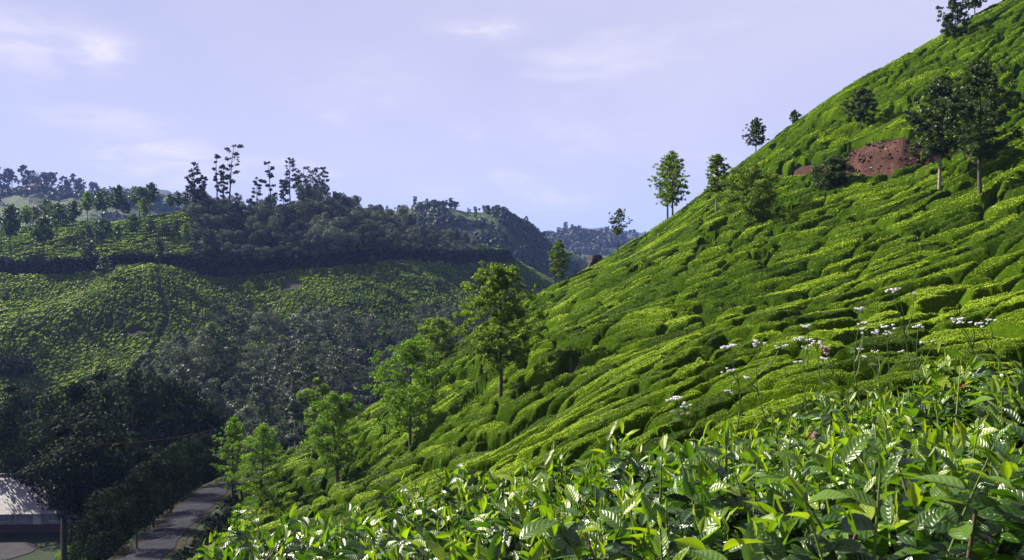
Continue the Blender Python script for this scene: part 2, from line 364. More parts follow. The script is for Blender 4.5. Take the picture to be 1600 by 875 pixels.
M['dark'] = leaf_mat('shade_toned_foliage', [(0, (.006, .011, .007)), (.6, (.016, .026, .012)), (1, (.04, .048, .026))], .12, .75, .04, (1.1, 1.2, .6), .35)  # the clump's deep shade is put into this near-black leaf colour
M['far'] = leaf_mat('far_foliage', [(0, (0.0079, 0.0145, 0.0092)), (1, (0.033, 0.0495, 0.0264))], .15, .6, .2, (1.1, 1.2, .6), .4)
M['bark'] = plain('bark', [(.3, (.035, .028, .024)), (.7, (.10, .085, .07))], 6, .9, .2, .6, .03)
M['bark_pale'] = plain('pale_bark', [(.3, (.10, .085, .07)), (.55, (.22, .19, .16)), (.8, (.34, .31, .28))], 3, .85, .2, .4, .02)
# ground: soil, scrub, far tea; by the 'cover' attribute (x bare red soil, y far tea green, z scrub)
def ground_mat():
    m, nt, out = newmat('ground')
    cv = N(nt, 'ShaderNodeSeparateXYZ'); nt.links.new(attr(nt, 'cover').outputs['Vector'], cv.inputs[0])
    n1 = noise_n(nt, .8, 6, .6); n2 = noise_n(nt, .05, 5, .6); n3 = noise_n(nt, 6, 4, .6)
    floor_ = ramp(nt, n1, [(.3, (0.0106, 0.0092, 0.0066)), (.6, (0.0231, 0.0198, 0.0119)), (.8, (0.0198, 0.0297, 0.0099))])
    red = ramp(nt, n1, [(.25, (.016, .008, .007)), (.5, (.052, .021, .017)), (.75, (.10, .05, .04))])
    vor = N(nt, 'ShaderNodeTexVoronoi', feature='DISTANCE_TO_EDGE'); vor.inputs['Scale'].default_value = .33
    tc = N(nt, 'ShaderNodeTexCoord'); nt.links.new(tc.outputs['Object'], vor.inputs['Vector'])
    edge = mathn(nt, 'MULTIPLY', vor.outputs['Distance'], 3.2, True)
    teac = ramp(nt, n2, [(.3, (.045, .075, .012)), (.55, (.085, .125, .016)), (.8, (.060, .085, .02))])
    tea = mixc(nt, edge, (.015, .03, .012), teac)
    scrub = ramp(nt, noise_n(nt, .12, 8, .7), [(.3, (0.0079, 0.0145, 0.0079)), (.5, (0.0185, 0.0317, 0.0119)), (.7, (0.033, 0.0429, 0.0198))])
    c = mixc(nt, cv.outputs[2], floor_, scrub)
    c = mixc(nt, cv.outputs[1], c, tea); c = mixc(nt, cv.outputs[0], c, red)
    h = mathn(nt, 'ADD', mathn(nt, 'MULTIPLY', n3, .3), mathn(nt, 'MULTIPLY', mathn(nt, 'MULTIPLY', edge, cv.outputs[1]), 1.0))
    p = principled(nt, c, .9, .15, bumpn(nt, h, .8, 1.0))
    nt.links.new(p.outputs[0], out.inputs[0]); return m
M['ground'] = ground_mat()
def tea_mat(name, stops, fine, bs, bd, patch=.03):
    m, nt, out = newmat(name)
    t = attr(nt, 'tint').outputs['Fac']; g = noise_n(nt, fine, 5, .7); pt = noise_n(nt, patch, 4, .6)
    f = mathn(nt, 'ADD', mathn(nt, 'ADD', mathn(nt, 'MULTIPLY', t, .40), mathn(nt, 'MULTIPLY', mathn(nt, 'SUBTRACT', g, .5), 1.1)), mathn(nt, 'MULTIPLY', pt, .5), True)
    c = ramp(nt, f, stops)
    p = N(nt, 'ShaderNodeBsdfDiffuse'); nt.links.new(c, p.inputs[0]); nt.links.new(bumpn(nt, mathn(nt, 'ADD', g, mathn(nt, 'MULTIPLY', noise_n(nt, fine * 3.1, 3, .6), .5)), bs, bd), p.inputs['Normal'])
    tr = N(nt, 'ShaderNodeBsdfTranslucent'); nt.links.new(mixc(nt, 1.0, c, (1.2, 1.4, .5), 'MULTIPLY'), tr.inputs[0])
    mx = N(nt, 'ShaderNodeMixShader'); mx.inputs[0].default_value = .15
    nt.links.new(p.outputs[0], mx.inputs[1]); nt.links.new(tr.outputs[0], mx.inputs[2]); nt.links.new(mx.outputs[0], out.inputs[0])
    return m
TEA_ST = [(0, (0.0066, 0.0145, 0.0026)), (.35, (0.024, 0.050, 0.003)), (.6, (0.050, 0.090, 0.004)), (1, (0.10, 0.15, 0.007))]
M['tea_near'] = tea_mat('tea_canopy', TEA_ST, 5.0, .8, .12)
M['tea_far'] = tea_mat('tea_canopy_across_valley', [(0, (.006, .014, .004)), (.4, (.028, .046, .006)), (.7, (.060, .088, .010)), (1, (.11, .145, .014))], 2.2, .8, .25, .012)
M['tea_leaf'] = leaf_mat('tea_shoot_leaf', [(0, (.012, .024, .004)), (.45, (.096, .155, .008)), (.8, (.19, .27, .015)), (1, (.30, .38, .03))], .35, .5, .1)
# ------------------------------------------------------------------ ground sheet
def build_ground():
    X, Y = gx, gy
    h, bare, bareb, a, b, f, roadm, ds, yd = ground(X, Y, True)
    r = RR[None] + 0 * X
    isfar = (r > 430)
    gt = fbm(X / 90, Y / 90, 61, 3); steep = fbm(X / 160 + 9, Y / 160, 71, 3)
    pxg = 800 + F * X / np.maximum(Y, 1); pt = (Y > 0) & (((Y > 430) & (Y < 575)) | ((Y < 720) & (pxg < 650)) | ((Y > 760) & (Y < 865) & (pxg < 170)))
    fartea = isfar * np.maximum(sst(.47, .56, gt), pt * sst(.30, .42, gt))
    scrub = np.clip(sst(.42, .5, fbm(X / 12, Y / 12, 81, 3)) * (r > 60) + isfar, 0, 1)
    cov = np.stack([np.clip(bare, 0, 1) + .0 * bareb, fartea * (1 - bare), scrub], -1)
    na, nr = X.shape
    V = np.stack([X, Y, h], -1).reshape(-1, 3)
    i, j = np.meshgrid(np.arange(na - 1), np.arange(nr - 1), indexing='ij')
    Fc = np.stack([i * nr + j, (i + 1) * nr + j, (i + 1) * nr + j + 1, i * nr + j + 1], -1).reshape(-1, 4)
    # close the hole at the camera's feet with a fan
    V = np.vstack([V, [0, 0, ground(np.array([0.]), np.array([1.2]))[0]]]); c = len(V) - 1
    ii = np.arange(0, na - 1, 1); fan = np.stack([ii * nr, np.full_like(ii, c), (ii + 1) * nr, (ii + 1) * nr], -1)
    me = mesh_from('ground', V, Fc[:, ::-1], M['ground'], attrs={'cover': np.vstack([cov.reshape(-1, 3), [[0, 0, 0]]])})
    o = link('ground', me); tag(o, 'dark leaf-littered soil and red earth under the tea, falling into the valley and rising to the far hills', 'hillside', kind='structure')
build_ground()
# ------------------------------------------------------------------ tea canopy
SEG = [(1150,420,1300,385),(1184,367,1305,331),(1305,331,1429,294),(1246,206,1334,140),(1319,206,1466,133),(1405,94,1490,51),(1490,94,1600,39),(900,462,1028,405),(1034,421,1156,379),
 (1156,379,1300,328),(900,443,964,405),(964,405,1012,379),(723,547,801,530),(801,535,900,505),(677,575,735,542),(735,542,801,508),(665,629,754,590),(754,590,793,570),(638,718,715,668),(715,668,793,633),
 (793,633,900,594),(1050,543,1129,530),(1129,530,1256,488),(1256,488,1360,458),(1360,458,1463,430),(1050,598,1187,547),(1187,547,1291,512),(1291,512,1428,481),(1428,481,1566,430),(440,792,545,768),
 (545,768,615,747),(615,747,720,700),(1450,360,1590,300),(1480,420,1600,370),(1500,250,1600,225),(900,400,985,372+14),(1000,470,1100,450),(880,520,1000,497),(1000,497,1120,480),(360,800,420,780)]
def row_fit():
    rows_, rhs_T, rhs_S, wt = [], [], [], []
    def grad(x, y):
        x, y = x / 60, y / 60
        dx = np.array([1, 0, 2 * x, y, 0, 3 * x * x, 2 * x * y, y * y, 0]); dy = np.array([0, 1, 0, x, 2 * y, 0, x * x, 2 * x * y, 3 * y * y])
        return dx, dy
    for x1, y1, x2, y2 in SEG:
        p = ray(GA, x1, y1, 8, 190, .85); q = ray(GA, x2, y2, 8, 190, .85)
        t = q[:2] - p[:2]; L = np.linalg.norm(t)
        if L < .3: continue
        t /= L; n = np.array([-t[1], t[0]]); mid = (p + q) / 2
        if t[0] < 0: t = -t
        n = np.array([-t[1], t[0]])
        dx, dy = grad(mid[0], mid[1])
        rows_ += [t[0] * dx + t[1] * dy, n[0] * dx + n[1] * dy]; rhs_T += [0, 1]; rhs_S += [1, 0]; wt += [3, 1]
    A = np.array(rows_); w = np.array(wt, float)[:, None]; reg = .05 * np.eye(9)
    fT = np.linalg.lstsq(np.vstack([A * w, reg]), np.r_[np.array(rhs_T) * w[:, 0], np.zeros(9)], rcond=None)[0]
    w2 = np.array([1, 3] * (len(wt) // 2), float)[:, None]
    fS = np.linalg.lstsq(np.vstack([A * w2, reg]), np.r_[np.array(rhs_S) * w2[:, 0], np.zeros(9)], rcond=None)[0]
    return fT * 60, fS * 60
fT, fS = row_fit()
def poly(c, x, y):
    x = x / 60; y = y / 60
    return c[0] * x + c[1] * y + c[2] * x * x + c[3] * x * y + c[4] * y * y + c[5] * x ** 3 + c[6] * x * x * y + c[7] * x * y * y + c[8] * y ** 3
def gradT(x, y):
    x = x / 60; y = y / 60; c = fT / 60
    gx_ = c[0] + 2 * c[2] * x + c[3] * y + 3 * c[5] * x * x + 2 * c[6] * x * y + c[7] * y * y
    gy_ = c[1] + c[3] * x + 2 * c[4] * y + c[6] * x * x + 2 * c[7] * x * y + 3 * c[8] * y * y
    L = np.hypot(gx_, gy_) + 1e-9; return gx_ / L, gy_ / L
CELLG, ASP = 2.2, 2.5
def canopy_near(x, y):
    """plucked hedges: long cells lying along the planting rows, parted by narrow dark gaps"""
    nx, ny = gradT(x, y)
    wx = x + (fbm(x / 5, y / 5, 101, 3) - .5) * 2.6; wy = y + (fbm(x / 5 + 7, y / 5, 102, 3) - .5) * 2.6
    X = wx / CELLG; Y = wy / CELLG; ix = np.floor(X); iy = np.floor(Y)
    f1 = np.full(x.shape, 99.); f2 = f1.copy(); c = np.zeros(x.shape); c2 = c.copy()
    for dx in (-2, -1, 0, 1, 2):
        for dy in (-2, -1, 0, 1, 2):
            a = ix + dx; b = iy + dy; px_ = a + hsh(a, b, 3) - X; py_ = b + hsh(a, b, 4) - Y
            ac = px_ * nx + py_ * ny; al = px_ * ny - py_ * nx
            d = np.sqrt(ac * ac * ASP + al * al / ASP); n = d < f1
            f2 = np.where(n, f1, np.minimum(f2, d)); c = np.where(n, hsh(a, b, 5), c); c2 = np.where(n, hsh(a, b, 6), c2); f1 = np.where(n, d, f1)
    e = (f2 - f1) * CELLG / math.sqrt(ASP) * .9
    gs = fbm(x / 4, y / 4, 105, 2); e = e + .25 * sst(.62, .76, gs) + (vn(x * 1.5, y * 1.5, 106) - .5) * .14
    h = .28 + .66 * np.sqrt(sst(.07, .46, e) + 1e-6) + (c - .5) * .34
    h = h + (fbm(x * 1.3, y * 1.3, 107, 3) - .5) * .18 + (vn(x * 4.5, y * 4.5, 108) - .5) * .08
    holes = fbm(x / 3.2, y / 3.2, 109, 3); h = h * (1 - .9 * sst(.72, .78, holes))
    return np.where(e < .11, 0, h), .6 * c2 + .4 * fbm(x / 5, y / 5, 110, 3), sst(.15, .34, e)
def voro(x, y, sc, seed, jit=.85):
    x = x / sc; y = y / sc; ix = np.floor(x); iy = np.floor(y)
    f1 = np.full(x.shape, 9.); f2 = np.full(x.shape, 9.); c = np.zeros(x.shape)
    for dx in (-1, 0, 1):
        for dy in (-1, 0, 1):
            a = ix + dx; b = iy + dy
            d = np.hypot(a + .5 + jit * (hsh(a, b, seed) - .5) - x, b + .5 + jit * (hsh(a, b, seed + 1) - .5) - y)
            n = d < f1; f2 = np.where(n, f1, np.minimum(f2, d)); c = np.where(n, hsh(a, b, seed + 2), c); f1 = np.where(n, d, f1)
    return f1 * sc, (f2 - f1) * sc, c
def tea_sheet(name, azr, rr, keepfn, canfn, mat):
    az, lr = np.meshgrid(azr, np.log(rr), indexing='ij'); r = np.exp(lr); x = np.sin(az) * r; y = np.cos(az) * r
    g, bare, bareb, a, b, f, roadm, ds, yd = ground(x, y, True)
    can, tint, top = canfn(x, y)
    keep = keepfn(x, y, r, g, bare, bareb, a, b, f, roadm, ds, yd)
    can = can * np.clip(keep, 0, 1); na, nr = x.shape
    z = g + can
    # lean the hedge tops downhill a little, as plucked bushes do
    i, j = np.meshgrid(np.arange(na - 1), np.arange(nr - 1), indexing='ij')
    Q = np.stack([i * nr + j, i * nr + j + 1, (i + 1) * nr + j + 1, (i + 1) * nr + j], -1).reshape(-1, 4)
    cm = can.ravel()[Q].max(1); Q = Q[cm > .10]
    used = np.zeros(na * nr, bool); used[Q.ravel()] = True; mp = np.cumsum(used) - 1
    V = np.stack([x, y, np.where(can < .1, g - .05, z)], -1).reshape(-1, 3)[used]
    me = mesh_from(name, V, mp[Q], mat, attrs={'tint': tint.ravel()[used]})
    return me, (x, y, z, can, tint, r, top)
def keepA(x, y, r, g, bare, bareb, a, b, f, roadm, ds, yd):
    return ((a > b + .6) & (ds < -4.0) | (a > b + .6) & (x > -5)) * (1 - sst(.15, .5, bare)) * (r < 215)
def keepB(x, y, r, g, bare, bareb, a, b, f, roadm, ds, yd):
    az = np.arctan2(x, y); px = 800 + F * np.tan(az)
    d, s, t = seg_dist(CUT_B, x, y)
    above = d * s > 0
    edge = 300 + (fbm(y / 8, x / 30, 131, 2) - .5) * 26
    wood = above & (px > edge) & (px < 745)
    dd, _, _ = seg_dist(DRAIN, x, y)
    paths = np.minimum(dd + (vn(x / 2, y / 2, 133) - .5) * 1.2, 9)
    # the woods in the valley take the ground nearer than this line
    lim = np.interp(px, [-200, 60, 100, 200, 300, 380, 480, 560, 650, 740, 800], [170, 180, 186, 196, 225, 232, 250, 262, 272, 282, 300]) + (fbm(x / 9, y / 9, 135, 3) - .5) * 34
    scr = fbm(x / 14, y / 14, 137, 4)
    return (~wood) * sst(.4, 1.0, paths) * (r > lim) * (1 - sst(.1, .3, bareb)) * (b > a) * (b > f - 2) * (1 - sst(.74, .77, scr))
def canopy_far(x, y):
    wx = x + (fbm(x / 8, y / 8, 121, 2) - .5) * 2; wy = y + (fbm(x / 8 + 4, y / 8, 122, 2) - .5) * 2
    _, e, c = voro(wx, wy * .55, 1.45, 123, 1.0)
    d, s, t = seg_dist(CUT_B, x, y); above = d * s > 0
    hv = .9 * np.sqrt(sst(.10, .36, e) + .3 * sst(.5, .6, fbm(x / 5, y / 5, 129, 2)) + 1e-6) + (c - .5) * .4
    q = (d + (fbm(x / 14, y / 14, 124, 2) - .5) * 5) / 2.4; fr = q - np.floor(q)
    hr = 1.2 * np.sqrt(sst(.06, .30, np.minimum(fr, 1 - fr)) + 1e-6) * (1 - .5 * (fbm(x / 3, y / 3, 126, 2) > .6))
    hv = np.where(e < .10, 0, hv)
    h = np.where(above, hr, hv) + (fbm(x / 1.2, y / 1.2, 127, 3) - .5) * .25 * (hv > 0)
    return h, .35 * c + .65 * fbm(x / 9, y / 9, 128, 3), np.where(above, sst(.06, .3, np.minimum(fr, 1 - fr)), sst(.10, .30, e))
meA, GRA = tea_sheet('tea_field', np.radians(np.concatenate([np.linspace(-24.5, 34, 1050), np.linspace(34.1, 52, 150)])), np.exp(np.concatenate([np.linspace(math.log(3.4), math.log(8.9), 160), np.linspace(math.log(9), math.log(150), 1250)])), keepA, canopy_near, M['tea_near'])
teaA = link('tea_field', meA); tag(teaA, 'bright green rows of clipped tea hedges covering the near slope on the right', 'tea bushes', kind='stuff')
meB, GRB = tea_sheet('tea_field', np.radians(np.linspace(-36, 3, 950)), np.exp(np.linspace(math.log(165), math.log(440), 1050)), keepB, canopy_far, M['tea_far'])
teaB = link('tea_field', meB); tag(teaB, 'cobbled green tea bushes covering the hillside across the valley', 'tea bushes', kind='stuff')
# young leaves on the hedge tops; the darker bare rims also paint in shade
def tea_leaves(GR, parent, n, k, lo, hi, name='young_leaves'):
    x, y, z, can, tint, r, top = GR
    na, nr = x.shape
    i = rng.integers(0, na - 1, n); j = rng.integers(0, nr - 1, n)
    ok = (can[i, j] > .35) & (top[i, j] > rng.random(n) * .9 + .08); i, j = i[ok], j[ok]
    fa, fb = rng.random(len(i)), rng.random(len(i))
    def lerp(A): return (A[i, j] * (1 - fb) + A[i, j + 1] * fb) * (1 - fa) + (A[i + 1, j] * (1 - fb) + A[i + 1, j + 1] * fb) * fa
    P = np.stack([lerp(x), lerp(y), lerp(z)], -1); rr = lerp(r); n = len(P)
    s = np.clip(k * rr, lo, hi) * rng.uniform(.6, 1.25, n)
    nd = rng.normal(0, 1, (n, 3)) * .55 + np.array([-.25, -.1, 1.0]); nd /= np.linalg.norm(nd, axis=1)[:, None]
    t = np.cross(nd, rng.normal(0, 1, (n, 3))); t /= np.linalg.norm(t, axis=1)[:, None]; b = np.cross(nd, t)
    P = P + np.array([0, 0, 1.]) * (s * .25)[:, None]
    s = s[:, None]
    V = np.stack([P - t * s * .62, P + b * s * .27, P + t * s * .62, P - b * s * .27], 1).reshape(-1, 3)
    tn = np.clip(.5 + (lerp(tint) - .5) * 1.6 + rng.normal(0, .2, n), 0, 1); tn = np.repeat(tn, 4)
    me = mesh_from('young_leaves', V, np.arange(4 * n).reshape(-1, 4), M['tea_leaf'], smooth=False, attrs={'tint': tn})
    o = link(name, me, parent); o['kind'] = 'stuff'
tea_leaves(GRA, teaA, 1350000, .0020, .05, .2)
tea_leaves(GRB, teaB, 460000, .0016, .2, .65)
# ------------------------------------------------------------------ trees
def leaf_quads(P, s, rs, up=.3, aspect=.5, out=None):
    n = len(P); nd = rs.normal(0, 1, (n, 3)) + np.array([0, 0, up]) + (0 if out is None else out); nd /= np.linalg.norm(nd, axis=1)[:, None]
    t = np.cross(nd, rs.normal(0, 1, (n, 3))); t /= np.linalg.norm(t, axis=1)[:, None] + 1e-9; b = np.cross(nd, t)
    s = np.asarray(s)[:, None]
    return np.stack([P - t * s * .6, P + b * s * aspect * .6, P + t * s * .6, P - b * s * aspect * .6], 1).reshape(-1, 3)
def tree_geo(seed, h, cw, cb, style, nl, ls, lean=(0, 0)):
    """trunk solids and crown arrays; h height, cw crown width, cb crown base height"""
    rs = np.random.default_rng(seed); tb = MB(); P = []; TN = []; OUT = []
    r0 = {'oak': .0135, 'euc': .013, 'wood': .02, 'bush': .02, 'far': .02}[style] * h
    tz = np.linspace(-.04 * h - .3, h * .95, 9)
    wob = np.cumsum(rs.normal(0, .008 * h, (9, 2)), 0) * np.linspace(0, 1, 9)[:, None]
    if style in ('bush', 'wood'): wob *= 1.8
    C = np.stack([wob[:, 0] + lean[0] * np.maximum(tz, 0), wob[:, 1] + lean[1] * np.maximum(tz, 0), tz], 1)
    rad = r0 * np.clip(1.15 - tz / h, .08, 1.3) ** .9; rad[0] *= 1.25
    tb.tube(C, rad, 7)
    def cen(z): return np.array([np.interp(z, tz, C[:, 0]), np.interp(z, tz, C[:, 1]), z])
    def prof(f):                                # crown half width by relative height in the crown
        if style == 'oak': return (.42 + .58 * math.sin(math.pi * min(1, (f * .85 + .12)))) * (1 - max(0, f - .7) * 2.0)
        if style == 'euc': return .55 + .45 * rs.random()
        if style == 'far': return math.sqrt(max(.04, 1 - (2 * f - 1) ** 2))
        return math.sqrt(max(.05, 1 - (1.6 * f - .65) ** 2))
    nb = int(rs.integers(10, 22)) if style == 'euc' else {'oak': 46, 'euc': 15, 'wood': 9, 'bush': 44, 'far': 12}[style]
    cl = []
    for k in range(nb):
        f = (k + rs.random()) / nb
        if style == 'euc': f = f ** .9
        z0 = cb + (h - cb) * f * .92; a = k * 2.4 + rs.normal(0, .5); L = cw * .5 * prof(f) * (rs.uniform(.55, 1.2) if style != 'wood' else rs.uniform(.5, 1.0))
        rise = {'oak': .45, 'euc': .9, 'wood': .35, 'bush': .3, 'far': .4}[style] * L * rs.uniform(.6, 1.4)
        p0 = cen(max(.1 * h, z0 - rise * .6)); tip = cen(min(h * .99, z0 + rise * .4)) + np.array([math.cos(a) * L, math.sin(a) * L, 0])
        mid = (p0 + tip) / 2 + np.array([0, 0, -.08 * L]) + rs.normal(0, .04 * L, 3)
        q = np.array([p0, mid, tip]); lr = max(.012, r0 * .33 * (1 - f * .6)); tb.tube(q, [lr, lr * .6, lr * .2], 4)
        nc = {'oak': 6, 'euc': 3, 'wood': 1, 'bush': 4, 'far': 3}[style]
        for c in range(nc):
            u = rs.uniform(.25, 1.05) if style not in ('euc', 'wood') else rs.uniform(.7, 1.0)
            pc = p0 * (1 - u) ** 2 + 2 * mid * u * (1 - u) + tip * u * u + rs.normal(0, (.07 if style in ('oak', 'bush') else .045) * cw, 3) * np.array([1, 1, .7])
            rr_ = cw * {'oak': .058, 'euc': .11, 'wood': .235, 'bush': .08, 'far': .16}[style] * (rs.uniform(.6, 1.35) if style != 'euc' else rs.uniform(.5, 1.7))
            cl.append((pc, rr_))
            if style in ('oak', 'euc') and c < 2: tb.tube(np.array([mid, (mid + pc) / 2 + rs.normal(0, .03 * L, 3), pc]), [lr * .5, lr * .35, lr * .12], 3)
    for k in range(3): cl.append((cen(h * .97) + rs.normal(0, .03 * cw, 3), cw * .09))
    w = np.array([c[1] ** 2 for c in cl]); w /= w.sum(); cnt = rs.multinomial(nl, w)
    for (pc, rc), n in zip(cl, cnt):
        d = rs.normal(0, 1, (n, 3)); d /= np.linalg.norm(d, axis=1)[:, None] + 1e-9
        d *= (rs.random(n) ** (.6 if style == 'oak' else .18 if style == 'wood' else .4))[:, None] * rc * np.array([1.1, 1.1, .62 if style == 'euc' else .75])
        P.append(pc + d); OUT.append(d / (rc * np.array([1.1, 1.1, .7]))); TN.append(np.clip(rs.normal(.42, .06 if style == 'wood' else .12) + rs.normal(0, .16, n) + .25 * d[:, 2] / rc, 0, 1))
    P = np.concatenate(P); TN = np.concatenate(TN)
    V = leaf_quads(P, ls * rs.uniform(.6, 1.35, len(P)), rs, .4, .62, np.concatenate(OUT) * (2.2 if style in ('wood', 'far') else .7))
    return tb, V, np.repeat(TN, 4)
def make_tree(name, loc, h, cw, cb, style, nl, ls, leaf, bark, seed, label, cat='tree', group=None, lean=(0, 0), rot=0):
    tb, V, tn = tree_geo(seed, h, cw, cb, style, nl, ls, lean)
    root = empty(name, tuple(loc)); tag(root, label, cat, group); root.rotation_euler.z = rot
    link('trunk', tb.mesh('trunk', M[bark], True), root)
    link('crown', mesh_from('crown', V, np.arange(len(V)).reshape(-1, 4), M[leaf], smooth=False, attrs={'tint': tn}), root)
    return root
def one_mesh(seed, h, cw, cb, style, nl, ls, leaf, bark):
    tb, V, tn = tree_geo(seed, h, cw, cb, style, nl, ls); a, f = tb.arrays()
    VV = np.vstack([a, V]); FF = np.vstack([f, np.arange(len(V)).reshape(-1, 4) + len(a)])
    return mesh_from('tree', VV, FF, [M[bark], M[leaf]], np.r_[np.zeros(len(f)), np.ones(len(V) // 4)], False, {'tint': np.r_[np.zeros(len(a)), tn]})
def copy_tree(o, parent=None):
    c = o.copy(); col.objects.link(c); c.parent = parent
    for ch in list(o.children): copy_tree(ch, c)
    return c
# --- the single trees standing in the near tea: base px,py, distance (0 = on the sight line), top py, crown width px, crown base py, style, leaf, count, label
NEAR = [
 (782,633,0,412,128,566,'oak','oak',9000,.24,'tall slender silver oak with a broad layered crown, nearest above the foreground'),
 (641,708,0,528,128,668,'oak','oak_fresh',8500,.22,'fresh yellow-green silver oak beside patches of red soil at the foot of the near slope'),
 (528,766,0,614,88,722,'bush','oak_fresh',8500,.20,'dense dark green cone-shaped tree rising from the lower hedges left of the red soil'),
 (408,806,0,662,72,775,'bush','oak_fresh',6000,.19,'narrow bushy green tree, right one of the pair beside the road bend'),
 (363,774,0,653,62,756,'oak','oak_fresh',5000,.20,'narrow green tree on the kerb side of the road bend, left one of the pair'),
 (672,582,0,500,58,562,'oak','oak',3200,.30,'smaller green tree on the slope edge, its bare stem left of its rounder neighbour'),
 (687,580,0,497,68,558,'oak','oak',4200,.30,'round-crowned green tree throwing a long thin shadow on the smooth slope edge'),
 (873,449,0,375,36,432,'oak','oak',3200,.27,'single silver oak on the skyline of the slope against the far blue ravine'),
 (965,386,0,326,32,364,'oak','oak_dark',1100,.24,'thin see-through sapling alone on the slope crest against the pale sky'),
 (1043,352,0,240,46,318,'oak','oak',4600,.27,'left of two silver oaks sharing one oval crown on the skyline'),
 (1051,349,0,236,50,315,'oak','oak',4600,.27,'right of two silver oaks sharing one oval crown on the skyline'),
 (1119,338,0,240,42,300,'oak','oak',4200,.26,'pale-stemmed silver oak standing just above a dark gap in the hedges'),
 (1181,358,0,258,82,335,'bush','oak',7500,.24,'low wide bushy tree with branches near the ground beside the dark hedge gap'),
 (1181,243,0,184,34,225,'oak','oak_dark',2300,.26,'small round-headed tree on the skyline where the slope steepens'),
 (1243,199,0,172,20,193,'oak','oak_dark',600,.24,'tiny thin tree just peeping over the steep skyline'),
 (1300,306,0,246,62,292,'bush','oak_dark',5200,.24,'low spreading dark tree on the terrace just left of the red earth bank'),
 (1345,212,0,138,48,185,'oak','oak_dark',4800,.26,'dark conical tree in the upper hedges above the red earth bank'),
 (1467,306,0,120,96,238,'oak','oak_dark',9500,.25,'big dark silver oak with a pale lower trunk in front of the red earth bank'),
 (1532,326,0,95,112,242,'oak','oak_dark',10000,.23,'tallest dark silver oak at the right with drooping side branches and a black trunk'),
 (1491,70,0,-6,46,55,'oak','oak_dark',4600,.27,'dark tree near the top right corner with its shadow on the hedges behind'),
 (1523,34,0,-28,34,10,'oak','oak_dark',2400,.27,'thin-stemmed tree cut off by the top edge just right of the dark corner tree'),
 (813,505,185,440,34,485,'bush','oak',2400,.34,'yellow-green tree head peeping from behind the slope edge right of the tall silver oak'),
 (784,505,188,418,40,470,'wood','oak_dark',2400,.4,'dark tree behind the slope edge seen through the tall silver oak crown'),
 (1008,430,0,402,30,426,'oak','oak',500,.2,'thin young sapling half lost in the bright hedges below the twin silver oaks')]
def plant_near():
    for k, (bx, by, D, ty, w, cby, st, lf, nl, ls, lab) in enumerate(NEAR):
        p = at(bx, by, D) if D else raypt(bx, by, 12, 150, .0)
        D = p[1]; p = np.array([p[0], p[1], ground(np.array([p[0]]), np.array([p[1]]))[0] if not (bx in (813, 784)) else p[2]])
        h = at(bx, ty, D)[2] - p[2]; cb = at(bx, cby, D)[2] - p[2]
        make_tree('silver_oak' if st == 'oak' else 'bushy_tree', p, h, w / F * D * 1.03, max(.12 * h, cb), st, int(nl * (1.7 if nl > 3000 else .9)), ls * (.68 if nl > 3000 else 1), lf, 'bark_pale' if bx in (1119, 1467) else 'bark', 500 + k, lab, 'tree', None,
                  (0.03 * math.sin(k * 3.1), 0.02))
plant_near()
# --- trees scattered over the tea across the valley: base px,py, top py
MIDT = [(16,400,321),(41,368,322),(69,406,338),(89,376,316),(113,368,314),(137,346,300),(160,333,297),(159,398,340),(182,331,290),(184,393,350),(210,382,335),(218,327,291),(235,327,286),
 (226,354,310),(235,379,342),(256,374,347),(275,371,343),(291,386,350),(249,423,373),(139,423,373),(163,444,400),(237,452,420),(8,480,455),(267,327,303),(279,327,299),(290,328,306),(197,329,315),(139,377,350),
 (512,414,391),(581,424,400),(589,454,425),(684,461,433),(657,436,415),(52,352,322),(72,352,312),(118,500,478),(30,520,495),(388,470,440),(620,440,418),(440,452,432),(560,446,426),(390,505,462)]
PL_MID = []
ORD = ['first', 'second', 'third', 'fourth', 'fifth', 'sixth', 'seventh', 'eighth', 'ninth', 'tenth', 'eleventh', 'twelfth', 'thirteenth', 'fourteenth', 'fifteenth', 'sixteenth']
def ordinal_labels(items, band_of, fmt):
    bands = {}
    for o, px, *rest in items: bands.setdefault(band_of(px, *rest), []).append((px, o))
    for b, L in bands.items():
        for i, (px, o) in enumerate(sorted(L, key=lambda q: q[0])):
            w = ORD[i] if i < 16 else None
            if w: o['label'] = fmt.format(n=w, b=b)
def plant_mid():
    proto = [make_tree('hillside_tree', (0, 0, 0), 10, 5.2 + .5 * s, 4.5, 'oak' if s < 3 else 'bush', 1500, .5, 'oak_dark' if s != 1 else 'oak', 'bark', 900 + s,
        'slim dark shade tree standing among the tea rows across the valley', 'tree', 'shade trees dotted over the tea across the valley') for s in range(4)]
    used = [False] * 4
    for k, (bx, by, ty) in enumerate(MIDT):
        p = raypt(bx, by, 185, 425); h = at(bx, ty, p[1])[2] - p[2]; s = k % 4
        if h < 4: h = 4
        if bx in (52, 8, 118, 30, 512, 581): s = 3
        o = copy_tree(proto[s]) if used[s] else proto[s]; used[s] = True
        o.location = p; o.rotation_euler.z = k * 1.7; o.scale = (h / 10 * .92,) * 2 + (h / 10,)
        PL_MID.append((o, bx, by))
plant_mid()
ordinal_labels(PL_MID, lambda px, by: 'the crest of the left tea hill' if by < 348 else 'the rows in mid-slope above the hill path' if by < 383 and px < 300 else 'the rows just above the hill path' if by < 412 else 'the tea just below the hill path' if by < 438 else 'the lower tea across the valley',
               'slim dark tree, {n} from the left on {b}')
